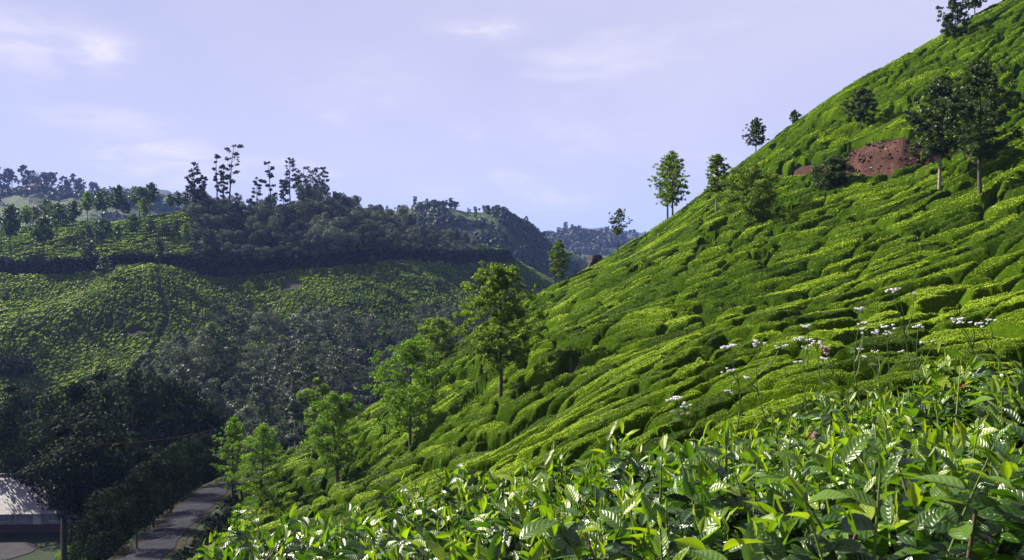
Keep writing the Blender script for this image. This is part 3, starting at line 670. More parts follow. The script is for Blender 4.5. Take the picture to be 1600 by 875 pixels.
# --- tall eucalyptus breaking the skyline of the wooded ridge
EUC = [(305,340,261,26),(318,340,280,18),(341,338,246,18),(358,338,232,26),(349,338,264,20),(402,335,284,20),(424,335,258,22),(443,335,287,18),(454,332,252,24),(475,330,266,28),(493,330,268,22),(509,326,266,14),(466,332,280,20),(300,340,285,18)]
def plant_euc():
    its = []
    for k, (bx, by, ty, w) in enumerate(EUC):
        p = raypt(bx, by, 330, 430); h = at(bx, ty, p[1])[2] - p[2] + 2
        q = make_tree('eucalyptus', p, h, w / F * p[1] * 1.0, h * (.35 if k not in (5, 9) else .2), 'euc', 950, .75, 'far', 'bark', 1300 + k,
            'tall thin eucalyptus with umbrella tufts sticking up above the wooded ridge', 'tree', 'tall eucalyptus on the crest of the wooded ridge', (random.uniform(-.03, .03), 0), k)
        its.append((q, bx))
    ordinal_labels(its, lambda px: 'x', 'tall tufted eucalyptus, {n} from the left on the crest of the wooded ridge')
plant_euc()
# --- woods: poisson scatter of copies
def scatter(n, test, box, dmin, rs, tries=40000, dist=None):
    pts = []; grid = {}
    for _ in range(tries):
        if len(pts) >= n: break
        x = rs.uniform(box[0], box[1]); y = rs.uniform(box[2], box[3])
        if not test(x, y): continue
        d = dmin if dist is None else dist(x, y); g = (int(x // 10), int(y // 10)); ok = True
        for i in (-1, 0, 1):
            for j in (-1, 0, 1):
                for (a, b) in grid.get((g[0] + i, g[1] + j), ()):
                    if (a - x) ** 2 + (b - y) ** 2 < d * d: ok = False; break
        if ok: pts.append((x, y)); grid.setdefault(g, []).append((x, y))
    return np.array(pts)
def pxof(x, y): return 800 + F * x / y
cutbx = np.array(CUT_B)
def wood_ok(x, y):
    px = pxof(x, y); yb = np.interp(x, cutbx[:, 0], cutbx[:, 1])
    return 301 + 5 * math.sin(y) + 18 * abs(math.sin(y * .09 + x * .05)) < px < 742 and yb + 2.0 < y < min(yb + 92, 428)
def plant_wood():
    protos = [one_mesh(1500 + s, 7.5, 7.4, .6, 'wood', 2400, .46, 'wood', 'bark') for s in range(5)]
    pts = scatter(280, wood_ok, (-170, -10, 300, 430), 5.0, np.random.default_rng(3), 60000)
    z = ground(pts[:, 0], pts[:, 1])
    for k, (x, y) in enumerate(pts):
        o = link('wood_tree', protos[k % 5], None, (x, y, z[k] - .3)); tag(o, 'grey-green round-topped tree packed into the wood on the ridge across the valley', 'tree', 'trees packed in the wood on the ridge')
        s = (.5 + .75 * rs1.random() ** 1.6) * float(np.interp(pxof(x, y), [300, 400, 510, 600, 740], [.95, 1.0, 1.25, .85, .5])); o.scale = (s, s, s * rs1.uniform(.85, 1.5)); o.rotation_euler.z = rs1.uniform(0, 6.3)
    return pts
rs1 = np.random.default_rng(11)
WP = plant_wood()
LIM = [(-200,175),(60,182),(100,186),(200,198),(300,225),(380,234),(480,250),(560,262),(650,272),(740,282),(800,300)]
def valley_ok(x, y):
    px = pxof(x, y)
    if not (215 < px < 900): return False
    lim = np.interp(px, [a for a, b in LIM], [b for a, b in LIM]) + 8 * math.sin(x * .21)
    h, ba, bb, a, b, f, rm, ds, yd = ground(np.array([x]), np.array([y]), True)
    return 128 < y < lim and b[0] > a[0] - 1 and rm[0] < .01 and np.hypot(x, y) > 120
def plant_valley():
    protos = [one_mesh(1600 + s, 13, 7.5, 3.2, ('wood', 'oak', 'wood', 'euc', 'euc', 'oak', 'bush')[s], (4200, 3000, 4200, 2600, 2600, 3000, 3400)[s], .36, ('wood', 'euc', 'euc', 'euc', 'wood', 'wood', 'oak_dark')[s], 'bark_pale') for s in range(7)]
    pts = scatter(170, valley_ok, (-95, 30, 128, 300), 5.6, np.random.default_rng(5), 9000)
    z = ground(pts[:, 0], pts[:, 1])
    for k, (x, y) in enumerate(pts):
        o = link('valley_tree', protos[int(rs1.choice(7, p=[.2, .16, .14, .16, .12, .14, .08]))], None, (x, y, z[k] - .3)); tag(o, 'grey-leaved tree crowded into the wood on the valley floor', 'tree', 'trees crowded in the valley wood')
        s = rs1.uniform(.55, 1.1) if rs1.random() < .75 else rs1.uniform(1.1, 1.5); s *= (.75 if pxof(x, y) > 560 else 1.0); o.scale = (s * 1.05, s * 1.05, s); o.rotation_euler.z = rs1.uniform(0, 6.3)
    return pts
VP = plant_valley()
# the paler, taller eucalypts of the valley, each told apart
PALE = [(306,640,490,26,'tall pale-glinting eucalyptus at the left end of the valley wood'),(345,640,492,22,'pale grey eucalyptus just right of the tallest one in the valley wood'),(228,620,545,24,'thin grey eucalyptus with a flat tuft in front of the tea slope'),
 (412,690,566,34,'slender eucalyptus with a long bare pale stem low in the valley wood'),(455,680,540,40,'broad silvery eucalyptus in the middle of the valley wood'),(478,660,532,34,'dark-topped eucalyptus right of the silvery one in the valley wood'),
 (500,720,590,40,'light green bushy tree at the near edge of the valley wood behind the cone-shaped tree'),(462,712,628,36,'low silvery shrub-like tree just above the lit corner of near hedges'),(570,600,490,40,'silvery broad eucalyptus near the right end of the valley wood'),(385,520,462,20,'ghostly pale tree standing in front of the tea slope above the valley wood')]
def plant_pale():
    for k, (bx, by, ty, w, lab) in enumerate(PALE):
        D = [215,220,190,150,165,175,120,125,225,250][k]; p = at(bx, by, D); g = ground(np.array([p[0]]), np.array([p[1]]))[0]
        h = at(bx, ty, D)[2] - g; wm = w / F * D * 1.25
        make_tree('eucalyptus' if k != 6 else 'bushy_tree', (p[0], p[1], g), h, wm, h * (.3 if k not in (6, 7) else .08), 'wood' if k in (6, 7) else 'euc', 2600, .42, 'euc' if k != 6 else 'oak', 'bark_pale', 1700 + k, lab, 'tree', None, (0, 0), k)
plant_pale()
# --- the shaded trees round the bungalow and along the road
DARK = [(30,690,598,86,125),(118,760,600,110,112),(165,770,578,120,116),(210,780,588,110,112),(255,770,596,100,118),(300,760,602,96,122),(335,740,650,70,120),(75,730,632,90,118),(12,720,640,80,100),
 (100,850,668,120,84),(150,850,690,110,82),(190,850,680,110,84),(232,830,700,90,84),(60,760,700,90,108),(262,790,712,76,88),(185,870,760,90,66),(150,880,800,70,60),(292,765,690,70,104),(225,862,790,46,70),(130,800,640,110,100),(320,742,700,50,106),(30,640,612,40,150),(275,650,606,60,165),(345,668,628,40,160),(214,872,740,60,60),(240,842,720,62,68),(268,818,700,64,74),(292,796,690,60,82),(314,772,680,56,90)]
DL = {9: 'dark tree with a forked black trunk in front of the bungalow', 0: 'dark rounded tree at the left edge below the lit tea', 2: 'highest dark crown in the shaded clump left of the valley wood'}
def plant_dark():
    its = []
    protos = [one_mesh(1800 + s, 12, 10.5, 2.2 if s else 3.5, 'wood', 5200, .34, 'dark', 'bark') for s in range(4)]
    for k, (bx, by, ty, w, D) in enumerate(DARK):
        p = at(bx, by, D); g = ground(np.array([p[0]]), np.array([p[1]]))[0]; h = at(bx, ty, D)[2] - g; wm = w / F * D * 1.1
        if k in DL:
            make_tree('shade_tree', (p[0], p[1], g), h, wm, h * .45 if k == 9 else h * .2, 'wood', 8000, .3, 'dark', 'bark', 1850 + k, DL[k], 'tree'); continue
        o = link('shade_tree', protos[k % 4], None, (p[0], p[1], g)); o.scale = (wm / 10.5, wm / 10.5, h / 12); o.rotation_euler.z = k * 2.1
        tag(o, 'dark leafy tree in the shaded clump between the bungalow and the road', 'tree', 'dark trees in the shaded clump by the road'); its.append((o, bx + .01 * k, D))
    ordinal_labels(its, lambda px, D: 'back row' if D >= 104 else 'front row', 'dark tree, {n} from the left in the {b} of the roadside clump')
plant_dark()
# undergrowth filling the valley floor, the road banks and the wood's edge
def undergrowth():
    rs = np.random.default_rng(21); P = []
    n = 60000
    az = rs.uniform(R(-36), R(6), n); r = np.exp(rs.uniform(math.log(48), math.log(330), n)); x = np.sin(az) * r; y = np.cos(az) * r
    h, ba, bb, a, b, f, rm, ds, yd = ground(x, y, True); px = pxof(x, y); lim = np.interp(px, [q for q, _ in LIM], [q for _, q in LIM])
    ok = ((b > a - .5) & (y < lim + 25) & (rm < .02) & (yd < .05)) | ((ds > 2.9) & (ds < 30) & (y < 130) & (yd < .02) & (b > a - 6)) 
    d, s, t = seg_dist(CUT_B, x, y); band = (d * s > -1.6) & (d * s < 4.2) & (t > 0.01) & (t < 7.95); ok |= band
    ok |= (ds < -2.6) & (ds > -5.0) & (y < 120)
    x, y, h, r = x[ok], y[ok], h[ok], r[ok]
    k = rs.choice(len(x), min(len(x), 9500), replace=False); x, y, h, r = x[k], y[k], h[k], r[k]
    t = rs.uniform(0, len(CUT_B) - 1.01, 3600); cb_ = np.array(CUT_B); xx = np.interp(t, np.arange(len(cb_)), cb_[:, 0]) + rs.normal(0, .6, 3600); yy = np.interp(t, np.arange(len(cb_)), cb_[:, 1]) + rs.uniform(-.6, 4.0, 3600)
    x = np.r_[x, xx]; y = np.r_[y, yy]; h = np.r_[h, ground(xx, yy)]; r = np.hypot(x, y)
    m = 9; bs = np.clip(r * .006, .5, 1.6) * rs.uniform(.5, 1.4, len(x))
    d = rs.normal(0, 1, (len(x), m, 3)); d /= np.linalg.norm(d, axis=2)[..., None]; d[..., 2] = np.abs(d[..., 2]) * .9
    Pq = np.stack([x, y, h], 1)[:, None] + d * bs[:, None, None] * rs.uniform(.4, 1, (len(x), m, 1))
    Pq = Pq.reshape(-1, 3); s = np.repeat(np.clip(r * .0042, .25, 1.1), m) * rs.uniform(.6, 1.3, len(Pq))
    V = leaf_quads(Pq, s, rs, .5, .6); tn = np.repeat(np.clip(rs.normal(.35, .2, len(Pq)), 0, 1), 4)
    me = mesh_from('undergrowth', V, np.arange(len(V)).reshape(-1, 4), M['dark'], smooth=False, attrs={'tint': tn})
    tag(link('undergrowth', me), 'dark tangled scrub on the valley floor and along the cut banks', 'scrub', kind='stuff')
undergrowth()
# --- rows of trees and woods on the far hills
def far_trees():
    protos = [one_mesh(2000 + s, 14, 9 if s < 3 else 7, 2 if s < 3 else 6, 'far' if s < 3 else 'euc', 420, 1.25, 'far', 'bark') for s in range(6)]
    rs = np.random.default_rng(33)
    tall = {}
    def put(px, D, z, s, lab, grp, kind=None):
        x = (px - 800) / F * D
        o = link('far_tree', protos[rs.integers(0, 6) if kind is None else kind], None, (x, D, z)); o.scale = (s, s, s * rs.uniform(.8, 1.3)); o.rotation_euler.z = rs.uniform(0, 6.3)
        tag(o, lab, 'tree', grp)
        if 'tall' in grp: tall.setdefault(grp, []).append((o, px))
    def crest_D(px, D0, sd_): return float(D0 * (1 + .12 * (fbm(np.array([px / 260]), np.array([3.]), sd_ + 1, 2)[0] - .5)))
    def row(x0, x1, n, D0, sd_, smin, smax_, lab, grp, back=12, kinds=None):
        for k in range(n):
            px = rs.uniform(x0, x1); D = crest_D(px, D0, sd_) + rs.uniform(-back, 4)
            x = (px - 800) / F * D; g = ground(np.array([x]), np.array([D]))[0]
            put(px, D, g - .5, rs.uniform(smin, smax_), lab, grp, None if kinds is None else int(rs.choice(kinds)))
    row(-20, 300, 60, 900, 5, .55, 1.0, 'small blue-hazed tree on the crest of the farther left ridge', 'trees along the crest of the farther left ridge', 30)
    row(-10, 130, 14, 900, 5, 1.1, 1.6, 'tall flat-topped tree standing above the farther left ridge', 'tall flat-topped trees on the farther left ridge', 10, (3, 4, 5))
    row(600, 935, 60, 650, 3,   .18, .38, 'small dark tree on the skyline of the middle hill', 'trees along the skyline of the middle hill', 8)
    row(640, 860, 22, 650, 3,   .35, .6, 'thin tall tree poking above the middle hill', 'tall thin trees on the middle hill', 6, (3, 4, 5))
    row(870, 1010, 34, 1300, 9, .7, 1.2, 'pale blue tree in the wood on the most distant right ridge', 'trees on the distant blue ridge at right', 60)
    # woods on the faces of the middle and the left ridge
    for (lo, hi, D0, D1, n, lab, grp, s0, s1, sd_) in ((655, 900, 500, 640, 90, 'dark tree in the ragged wood on the face of the middle hill', 'trees on the face of the middle hill', .3, .5, 211),
                                 (-20, 330, 760, 890, 36, 'blue-shadowed tree on the face of the farther left ridge', 'trees on the face of the farther left ridge', .5, .85, 213)):
        c = 0; t = 0
        while c < n and t < 6000:
            t += 1; px = rs.uniform(lo, hi); D = rs.uniform(D0, D1); x = (px - 800) / F * D
            v = fbm(np.array([x / 40]), np.array([D / 60.]), sd_, 3)[0] + (.12 if 740 < px < 860 and D > 520 else 0)
            if v < .5: continue
            g = ground(np.array([x]), np.array([D]))[0]; put(px, D, g - .6, rs.uniform(s0, s1), lab, grp); c += 1
    for g_, L in tall.items(): ordinal_labels(L, lambda px: 'x', 'tall tree, {n} from the left ' + ('on the middle hill skyline' if 'middle' in g_ else 'on the farther left ridge'))
far_trees()
def distant_wood():
    rs = np.random.default_rng(55); PP = []; SS = []; NN = []
    for lo, hi, D0, D1, n, sd_, size, thr in ((560, 935, 480, 655, 2200, 211, 2.6, .52), (-40, 420, 740, 905, 1700, 213, 3.6, .5), (850, 1020, 1120, 1320, 900, 215, 5.5, .40)):
        px = rs.uniform(lo, hi, n * 2); D = rs.uniform(D0, D1, n * 2); x = (px - 800) / F * D
        v = fbm(x / 40, D / 60., sd_, 3) + np.where((px > 740) & (px < 860) & (D > 520), .1, 0) + np.where((px < 150) & (D > 860), .1, 0)
        h, ba, bb, a, b, f, *_ = ground(x, D, True); ok = (v > thr) & (f > b) & ~(((sd_ == 211) & ((D < 565) | ((px < 648) & (D > 590)) | ((px > 690) & (px < 760) & (v < .56)))) | ((sd_ == 213) & (px < 165) & (D < 862))); x, D, h = x[ok][:n], D[ok][:n], h[ok][:n]
        m = 26; s = size * rs.uniform(.6, 1.35, len(x)); d = rs.normal(0, 1, (len(x), m, 3)); d[..., 2] = np.abs(d[..., 2]); d /= np.linalg.norm(d, axis=2)[..., None]
        P = np.stack([x, D, h + s * .3], 1)[:, None] + d * s[:, None, None] * np.array([1, 1, 1.25]) * rs.uniform(.7, 1, (len(x), m, 1))
        PP.append(P.reshape(-1, 3)); SS.append(np.repeat(s * .62, m)); NN.append(d.reshape(-1, 3))
    P = np.concatenate(PP); V = leaf_quads(P, np.concatenate(SS), rs, .2, .7, np.concatenate(NN) * 2.2); tn = np.repeat(np.clip(rs.normal(.4, .25, len(P)), 0, 1), 4)
    tag(link('distant_wood', mesh_from('distant_wood', V, np.arange(len(V)).reshape(-1, 4), M['far'], smooth=False, attrs={'tint': tn})), 'blue-green woods merging together on the faces of the farther hills', 'wood', kind='stuff')
distant_wood()

def bank_debris():
    """stones, clods and weeds on the cut bank of red earth"""
    rs = np.random.default_rng(91); t = rs.uniform(2.2, 5.3, 900); P = np.array(CUT_A); i = np.arange(len(P))
    x = np.interp(t, i, P[:, 0]); y = np.interp(t, i, P[:, 1]); d = np.gradient(P[:, :2], axis=0); tx = np.interp(t, i, d[:, 0]); ty = np.interp(t, i, d[:, 1]); L = np.hypot(tx, ty)
    o = rs.uniform(-1.2, 2.2, 900); x = x - ty / L * o; y = y + tx / L * o; g, ba, *_ = ground(x, y, True); ok = ba > .5; x, y, g = x[ok], y[ok], g[ok]
    st = MB()
    base = np.array([(1,0,0),(0,1,0),(-1,0,0),(0,-1,0),(0,0,1),(0,0,-1.)])
    for a, b, c in zip(x[:420], y[:420], g[:420]):
        s_ = .05 + .22 * rs.random() ** 3; V = base * s_ * rs.uniform(.6, 1.3, (6, 3)); st.add(V + [a, b, c + s_ * .2], [(0, 1, 4, 4), (1, 2, 4, 4), (2, 3, 4, 4), (3, 0, 4, 4), (1, 0, 5, 5), (2, 1, 5, 5), (3, 2, 5, 5), (0, 3, 5, 5)])
    V, Fc = st.arrays(); T = Fc[:, :3]
    m = plain('red_stone', [(.3, (.03, .018, .016)), (.6, (.085, .05, .042)), (.8, (.15, .11, .10))], 2, .9, .1, .6, .05)
    tag(link('rubble', mesh_from('rubble', V, T, m, smooth=False)), 'loose stones and clods lying on the red earth bank', 'rubble', kind='stuff')
    n = 2600; k = rs.integers(0, len(x), n); Q = np.stack([x[k], y[k], g[k]], 1) + rs.normal(0, .22, (n, 3)) * [1, 1, .5] + [0, 0, .1]
    q = rs.random(n) < .55 * (fbm(Q[:, 0] * .9, Q[:, 1] * .9, 93, 2) > .5) + .06; Q = Q[q]
    V = leaf_quads(Q, rs.uniform(.12, .34, len(Q)), rs, .6, .4)
    tag(link('weeds', mesh_from('weeds', V, np.arange(len(V)).reshape(-1, 4), M['oak_dark'], smooth=False, attrs={'tint': np.repeat(rs.random(len(Q)), 4)})), 'weeds creeping over the red earth bank', 'weeds', kind='stuff')
bank_debris()
# ------------------------------------------------------------------ road, bungalow, pylon, rocks, cable
def smooth_poly(P, n=60):
    P = np.asarray(P, float); t = np.arange(len(P)); q = np.linspace(0, len(P) - 1, n)
    out = np.stack([np.interp(q, t, P[:, k]) for k in range(3)], 1)
    for _ in range(4): out[1:-1] = (out[:-2] + out[1:-1] * 2 + out[2:]) / 4
    return out
M['asphalt'] = plain('asphalt', [(.3, (.016, .016, .023)), (.6, (.026, .026, .036)), (.85, (.046, .044, .058))], 1.3, 1.0, .05, .5, .01)
M['verge'] = plain('verge', [(.3, (.012, .016, .009)), (.55, (.024, .022, .016)), (.8, (.04, .034, .028))], 1.5, .95, .05, .6, .04)
def road():
    P = smooth_poly(ROAD, 90); T = np.gradient(P, axis=0)[:, :2]; T /= np.linalg.norm(T, axis=1)[:, None]; Nn = np.stack([-T[:, 1], T[:, 0]], 1)
    def strip(name, offs, zo, mat, lab, cat):
        rows_ = [np.c_[P[:, :2] + Nn * (o + .12 * np.sin(np.arange(len(P)) * .9 + o)[:, None] * (abs(o) > 1)), P[:, 2] + z_] for o, z_ in zip(offs, zo)]
        V = np.stack(rows_, 1).reshape(-1, 3); k = len(offs); i, j = np.meshgrid(np.arange(len(P) - 1), np.arange(k - 1), indexing='ij')
        Fc = np.stack([i * k + j, (i + 1) * k + j, (i + 1) * k + j + 1, i * k + j + 1], -1).reshape(-1, 4)
        tag(link(name, mesh_from(name, V, Fc[:, ::-1], mat)), lab, cat, kind='structure')
    strip('road_verge', (-2.1, 0, 2.1), (.02, .04, .02), M['verge'], 'earth verge on both sides of the lane', 'verge')
    strip('road', (-1.45, -.7, 0, .7, 1.45), (.07, .11, .13, .11, .07), M['asphalt'], 'narrow grey asphalt lane curving between the dark trees and the tea slope', 'road')
road()
M['tin'] = None
def tin():
    m, nt, out = newmat('tin_roof'); tc = N(nt, 'ShaderNodeTexCoord'); w = N(nt, 'ShaderNodeTexWave', wave_type='BANDS', bands_direction='X'); w.inputs['Scale'].default_value = 1.9
    nt.links.new(tc.outputs['Object'], w.inputs['Vector'])
    c = ramp(nt, noise_n(nt, 1.2, 6, .7), [(.3, (0.084, 0.077, 0.091)), (.55, (0.154, 0.147, 0.168)), (.8, (0.21, 0.203, 0.217))])
    p = principled(nt, c, .45, .4, bumpn(nt, w.outputs[0], .7, .06)); nt.links.new(p.outputs[0], out.inputs[0]); return m
M['tin'] = tin()
M['plaster'] = plain('plaster', [(.3, (0.132, 0.138, 0.18)), (.7, (0.216, 0.222, 0.27))], .9, .9, .2, .1)
M['plinth'] = plain('plinth', [(.3, (0.036, 0.024, 0.03)), (.7, (0.066, 0.042, 0.048))], 1.5, .9, .2, .1)
M['glass'] = plain('window_glass', [(.3, (.10, .12, .18)), (.7, (.2, .23, .30))], 1.0, .12, .6, 0)
M['white'] = plain('white_paint', [(.3, (0.31, 0.31, 0.33)), (.7, (0.4, 0.4, 0.41))], 2, .5, .4, 0)
M['concrete'] = plain('yard_concrete', [(.3, (.018, .016, .022)), (.7, (.034, .030, .038))], .8, .9, .1, .2)
M['terracotta'] = plain('terracotta', [(.3, (0.165, 0.066, 0.0396)), (.7, (0.264, 0.132, 0.0792))], 2, .8, .2, .2)
def bungalow():
    root = empty('bungalow', (-62.5, 96.0, -33.4)); root.rotation_euler.z = R(3)
    tag(root, 'low white bungalow with a pale corrugated tin roof half hidden behind dark trees', 'house')
    L = 9.0
    body = MB().box(-L, L, 0, 7, 1.0, 3.0); link('wall', body.mesh('wall', M['plaster']), root)
    link('plinth', MB().box(-L - .05, L + .05, -.06, 7.05, -.6, 1.0).mesh('plinth', M['plinth']), root)
    rf = MB(); pts = np.array([(x, y, z) for x in (-L - .7, L + .7) for (y, z) in ((-1.6, 2.75), (3.5, 6.2), (8.4, 2.9), (8.4, 2.8), (3.5, 6.08), (-1.6, 2.65))], float)
    rf.add(pts, [(0, 6, 7, 1), (1, 7, 8, 2), (2, 8, 9, 3), (3, 9, 10, 4), (4, 10, 11, 5), (5, 11, 6, 0), (0, 1, 4, 5), (1, 2, 3, 4), (6, 11, 10, 7), (7, 10, 9, 8)])
    r_ = link('roof', rf.mesh('roof', M['tin']), root)
    link('ridge_cap', MB().box(-L - .72, L + .72, 3.3, 3.7, 6.16, 6.26).mesh('ridge_cap', M['tin']), r_)
    g = MB(); g.add(np.array([(L + .02, 0, 3.0), (L + .02, 7, 3.0), (L + .02, 3.5, 6.0), (L + .02, 3.5, 6.0), (L - .1, 0, 3.0), (L - .1, 7, 3.0), (L - .1, 3.5, 6.0), (L - .1, 3.5, 6.0)]), [(0, 1, 2, 3), (4, 7, 6, 5), (0, 4, 5, 1)])
    link('gable', g.mesh('gable', M['plaster']), root)
    for k in range(9):
        x = -8.2 + k * 1.9
        if k in (3, 7):
            d = link('door', MB().box(x - .45, x + .45, -.07, 0.0, 1.0, 2.8).mesh('door', M['white']), root)
            link('handle', MB().box(x + .28, x + .36, -.12, -.07, 1.85, 1.95).mesh('handle', M['plinth']), d); continue
        w = link('window', MB().box(x - .62, x + .62, -.05, 0.0, 1.35, 2.65).mesh('window', M['white']), root)
        link('pane', MB().box(x - .54, x - .03, -.065, -.05, 1.43, 2.57).box(x + .03, x + .54, -.065, -.05, 1.43, 2.57).mesh('pane', M['glass']), w)
    sh = empty('outhouse', (-48.6, 97.5, -33.4)); tag(sh, 'small shed with a rusty red tiled roof at the right end of the bungalow', 'shed')
    link('wall', MB().box(-1.8, 1.8, 0, 4, -.5, 2.2).mesh('wall', M['plinth']), sh)
    rr = MB(); rr.add(np.array([(x, y, z) for x in (-2.2, 2.2) for (y, z) in ((-.6, 2.15), (4.6, 3.5), (4.6, 3.38), (-.6, 2.03))], float), [(0, 4, 5, 1), (1, 5, 6, 2), (2, 6, 7, 3), (3, 7, 4, 0), (0, 1, 2, 3), (4, 7, 6, 5)])
    link('roof', rr.mesh('roof', M['terracotta']), sh)
    n = 14; V = []; 
    for j in range(n):
        a = 2 * math.pi * j / n; V.append((-60.5 + 6.4 * math.cos(a) * (1 + .08 * math.sin(3 * a)), 89.5 + 4.0 * math.sin(a), -33.33))
    V = np.array(V + [(-60.5, 88.5, -33.31)]); Fq = [(j, (j + 1) % n, (j + 2) % n, n) for j in range(0, n, 2)]
    tag(link('yard', mesh_from('yard', V, np.array(Fq), M['concrete'], smooth=False)), 'bare concrete yard in front of the bungalow', 'yard', kind='structure')
bungalow()
def bush_thing(name, px, py, D, w, h, leaf, seed, label, n=2600, ls=.2, cat='bush'):
    p = at(px, py, D); g = ground(np.array([p[0]]), np.array([p[1]]))[0]; rs = np.random.default_rng(seed)
    tb = MB()
    for k in range(7):
        a = k * .9; tb.tube(np.array([(0, 0, -.2), (math.cos(a) * w * .12, math.sin(a) * w * .12, h * .4), (math.cos(a) * w * .3, math.sin(a) * w * .3, h * .75)]), [.05, .035, .01], 4)
    d = rs.normal(0, 1, (n, 3)); d /= np.linalg.norm(d, axis=1)[:, None]; rad = rs.random(n) ** .3
    lump = 1 + .22 * np.sin(d[:, 0] * 7 + seed) * np.cos(d[:, 1] * 6) + .12 * np.sin(d[:, 2] * 11)
    P = d * (rad * lump)[:, None] * np.array([w / 2, w / 2, h * .52]) + np.array([0, 0, h * .52])
    V = leaf_quads(P, ls * rs.uniform(.6, 1.3, n), rs, .5, .6)
    root = empty(name, (p[0], p[1], g)); tag(root, label, cat)
    link('stem', tb.mesh('stem', M['bark'], True), root)
    link('foliage', mesh_from('foliage', V, np.arange(4 * n).reshape(-1, 4), M[leaf], smooth=False, attrs={'tint': np.repeat(np.clip(rs.normal(.45, .2, n), 0, 1), 4)}), root)
bush_thing('bush', 6, 845, 70, 4.6, 5.0, 'dark', 1, 'dark bush at the left edge in front of the bungalow yard', 4200, .26)
bush_thing('bush', 45, 880, 66, 3.4, 2.2, 'oak_dark', 2, 'clipped round bush in the yard before the bungalow', 2600, .2)
bush_thing('bush', 95, 892, 62, 4.6, 2.4, 'dark', 3, 'low brownish shrub at the lower edge right of the yard', 3200, .22)
bush_thing('shrub', 107, 838, 86, 2.2, 2.3, 'oak_fresh', 4, 'sunlit yellow-green shrub beside the forked trunk by the bungalow', 1500, .2)
bush_thing('shrub', 140, 835, 84, 1.6, 3.6, 'oak_fresh', 5, 'narrow lit shrub between dark trunks right of the bungalow', 1000, .2)
bush_thing('shrub', 20, 560, 215, 10, 6, 'dark', 6, 'dark thicket at the left edge among the far tea', 2500, .6)
bush_thing('shrub', 445, 655, 170, 7, 4.2, 'oak', 7, 'light green round shrub on the lit bank under the valley wood', 2200, .35)
bush_thing('shrub', 400, 648, 160, 6, 3.6, 'oak_dark', 8, 'mid green rounded shrub left of the lighter one below the valley wood', 2000, .35)
bush_thing('shrub', 722, 690, 0 or 57, .1, .1, 'oak', 9, 'tiny tuft between hedges', 10, .05) if False else None
# electricity pylon behind the left hill
M['steel'] = plain('galvanised_steel', [(.3, (.10, .11, .13)), (.7, (.2, .21, .24))], 3, .6, .4, 0, metallic=.3)
def pylon():
    D = 470; p = at(56, 330, D); top = at(56, 268, D)[2]; g = ground(np.array([p[0]]), np.array([p[1]]))[0]; h = top - g
    root = empty('electricity_pylon', (p[0], p[1], g)); tag(root, 'dark lattice electricity pylon rising behind the left tea hill', 'pylon')
    w0 = h * .07; b = MB()
    def c(z, k): w = w0 * (1 - .8 * z / h) + .3; return ((-1, 1, 1, -1)[k] * w, (-1, -1, 1, 1)[k] * w, z)
    for k in range(4): b.tube([c(0, k), c(h * .98, k)], [.22, .14], 4)
    nseg = 12
    for s in range(nseg):
        z0 = h * s / nseg; z1 = h * (s + 1) / nseg
        for k in range(4): b.tube([c(z0, k), c(z1, (k + 1) % 4)], [.1, .1], 3); b.tube([c(z1, k), c(z0, (k + 1) % 4)], [.1, .1], 3)
    link('lattice_tower', b.mesh('lattice_tower', M['steel']), root)
    for f, L in ((.97, 3.2), (.88, 4.4), (.79, 4.0), (.70, 3.4)):
        a = MB().tube([(-L, 0, h * f), (L, 0, h * f)], [.16, .16], 4).tube([(-L, 0, h * f), (0, 0, h * f + 1.0)], [.1, .1], 3).tube([(L, 0, h * f), (0, 0, h * f + 1.0)], [.1, .1], 3)
        arm = link('cross_arm', a.mesh('cross_arm', M['steel']), root)
        for sx in (-1, 1): link('insulator', MB().tube([(sx * L * .95, 0, h * f), (sx * L * .95, 0, h * f - 1.1)], [.14, .1], 6).mesh('insulator', M['plinth']), arm)
pylon()
M['rock'] = plain('rock', [(.3, (.03, .022, .024)), (.6, (.07, .055, .056)), (.8, (.13, .11, .11))], 1.5, .9, .2, 1.0, .3)
def rock(name, px, py, D, w, h, seed, label, on_ray=False):
    import bmesh
    p = at(px, py, D) if not on_ray else raypt(px, py, 20, 200); g = ground(np.array([p[0]]), np.array([p[1]]))[0]
    bm = bmesh.new(); bmesh.ops.create_icosphere(bm, subdivisions=4, radius=1)
    for v in bm.verts:
        c = v.co; k = 1 + .35 * (fbm(np.array([c.x * 1.7 + seed]), np.array([c.y * 1.7 + c.z * 1.3]), seed, 4)[0] - .5) * 2
        c.x = max(-.8, min(.8, c.x)); c.z = max(-.7, min(.75, c.z)); v.co = c * k
        v.co.x *= w / 2; v.co.y *= w / 2; v.co.z *= h / 1.5
    me = bpy.data.meshes.new(name); bm.to_mesh(me); bm.free(); me.materials.append(M['rock'])
    tag(link(name, me, None, (p[0], p[1], g + h * .3)), label, 'rock')
rock('boulder', 931, 405, 114.5, 2.6, 2.6, 5, 'dark block of rock on the edge of the slope below the lone sapling')
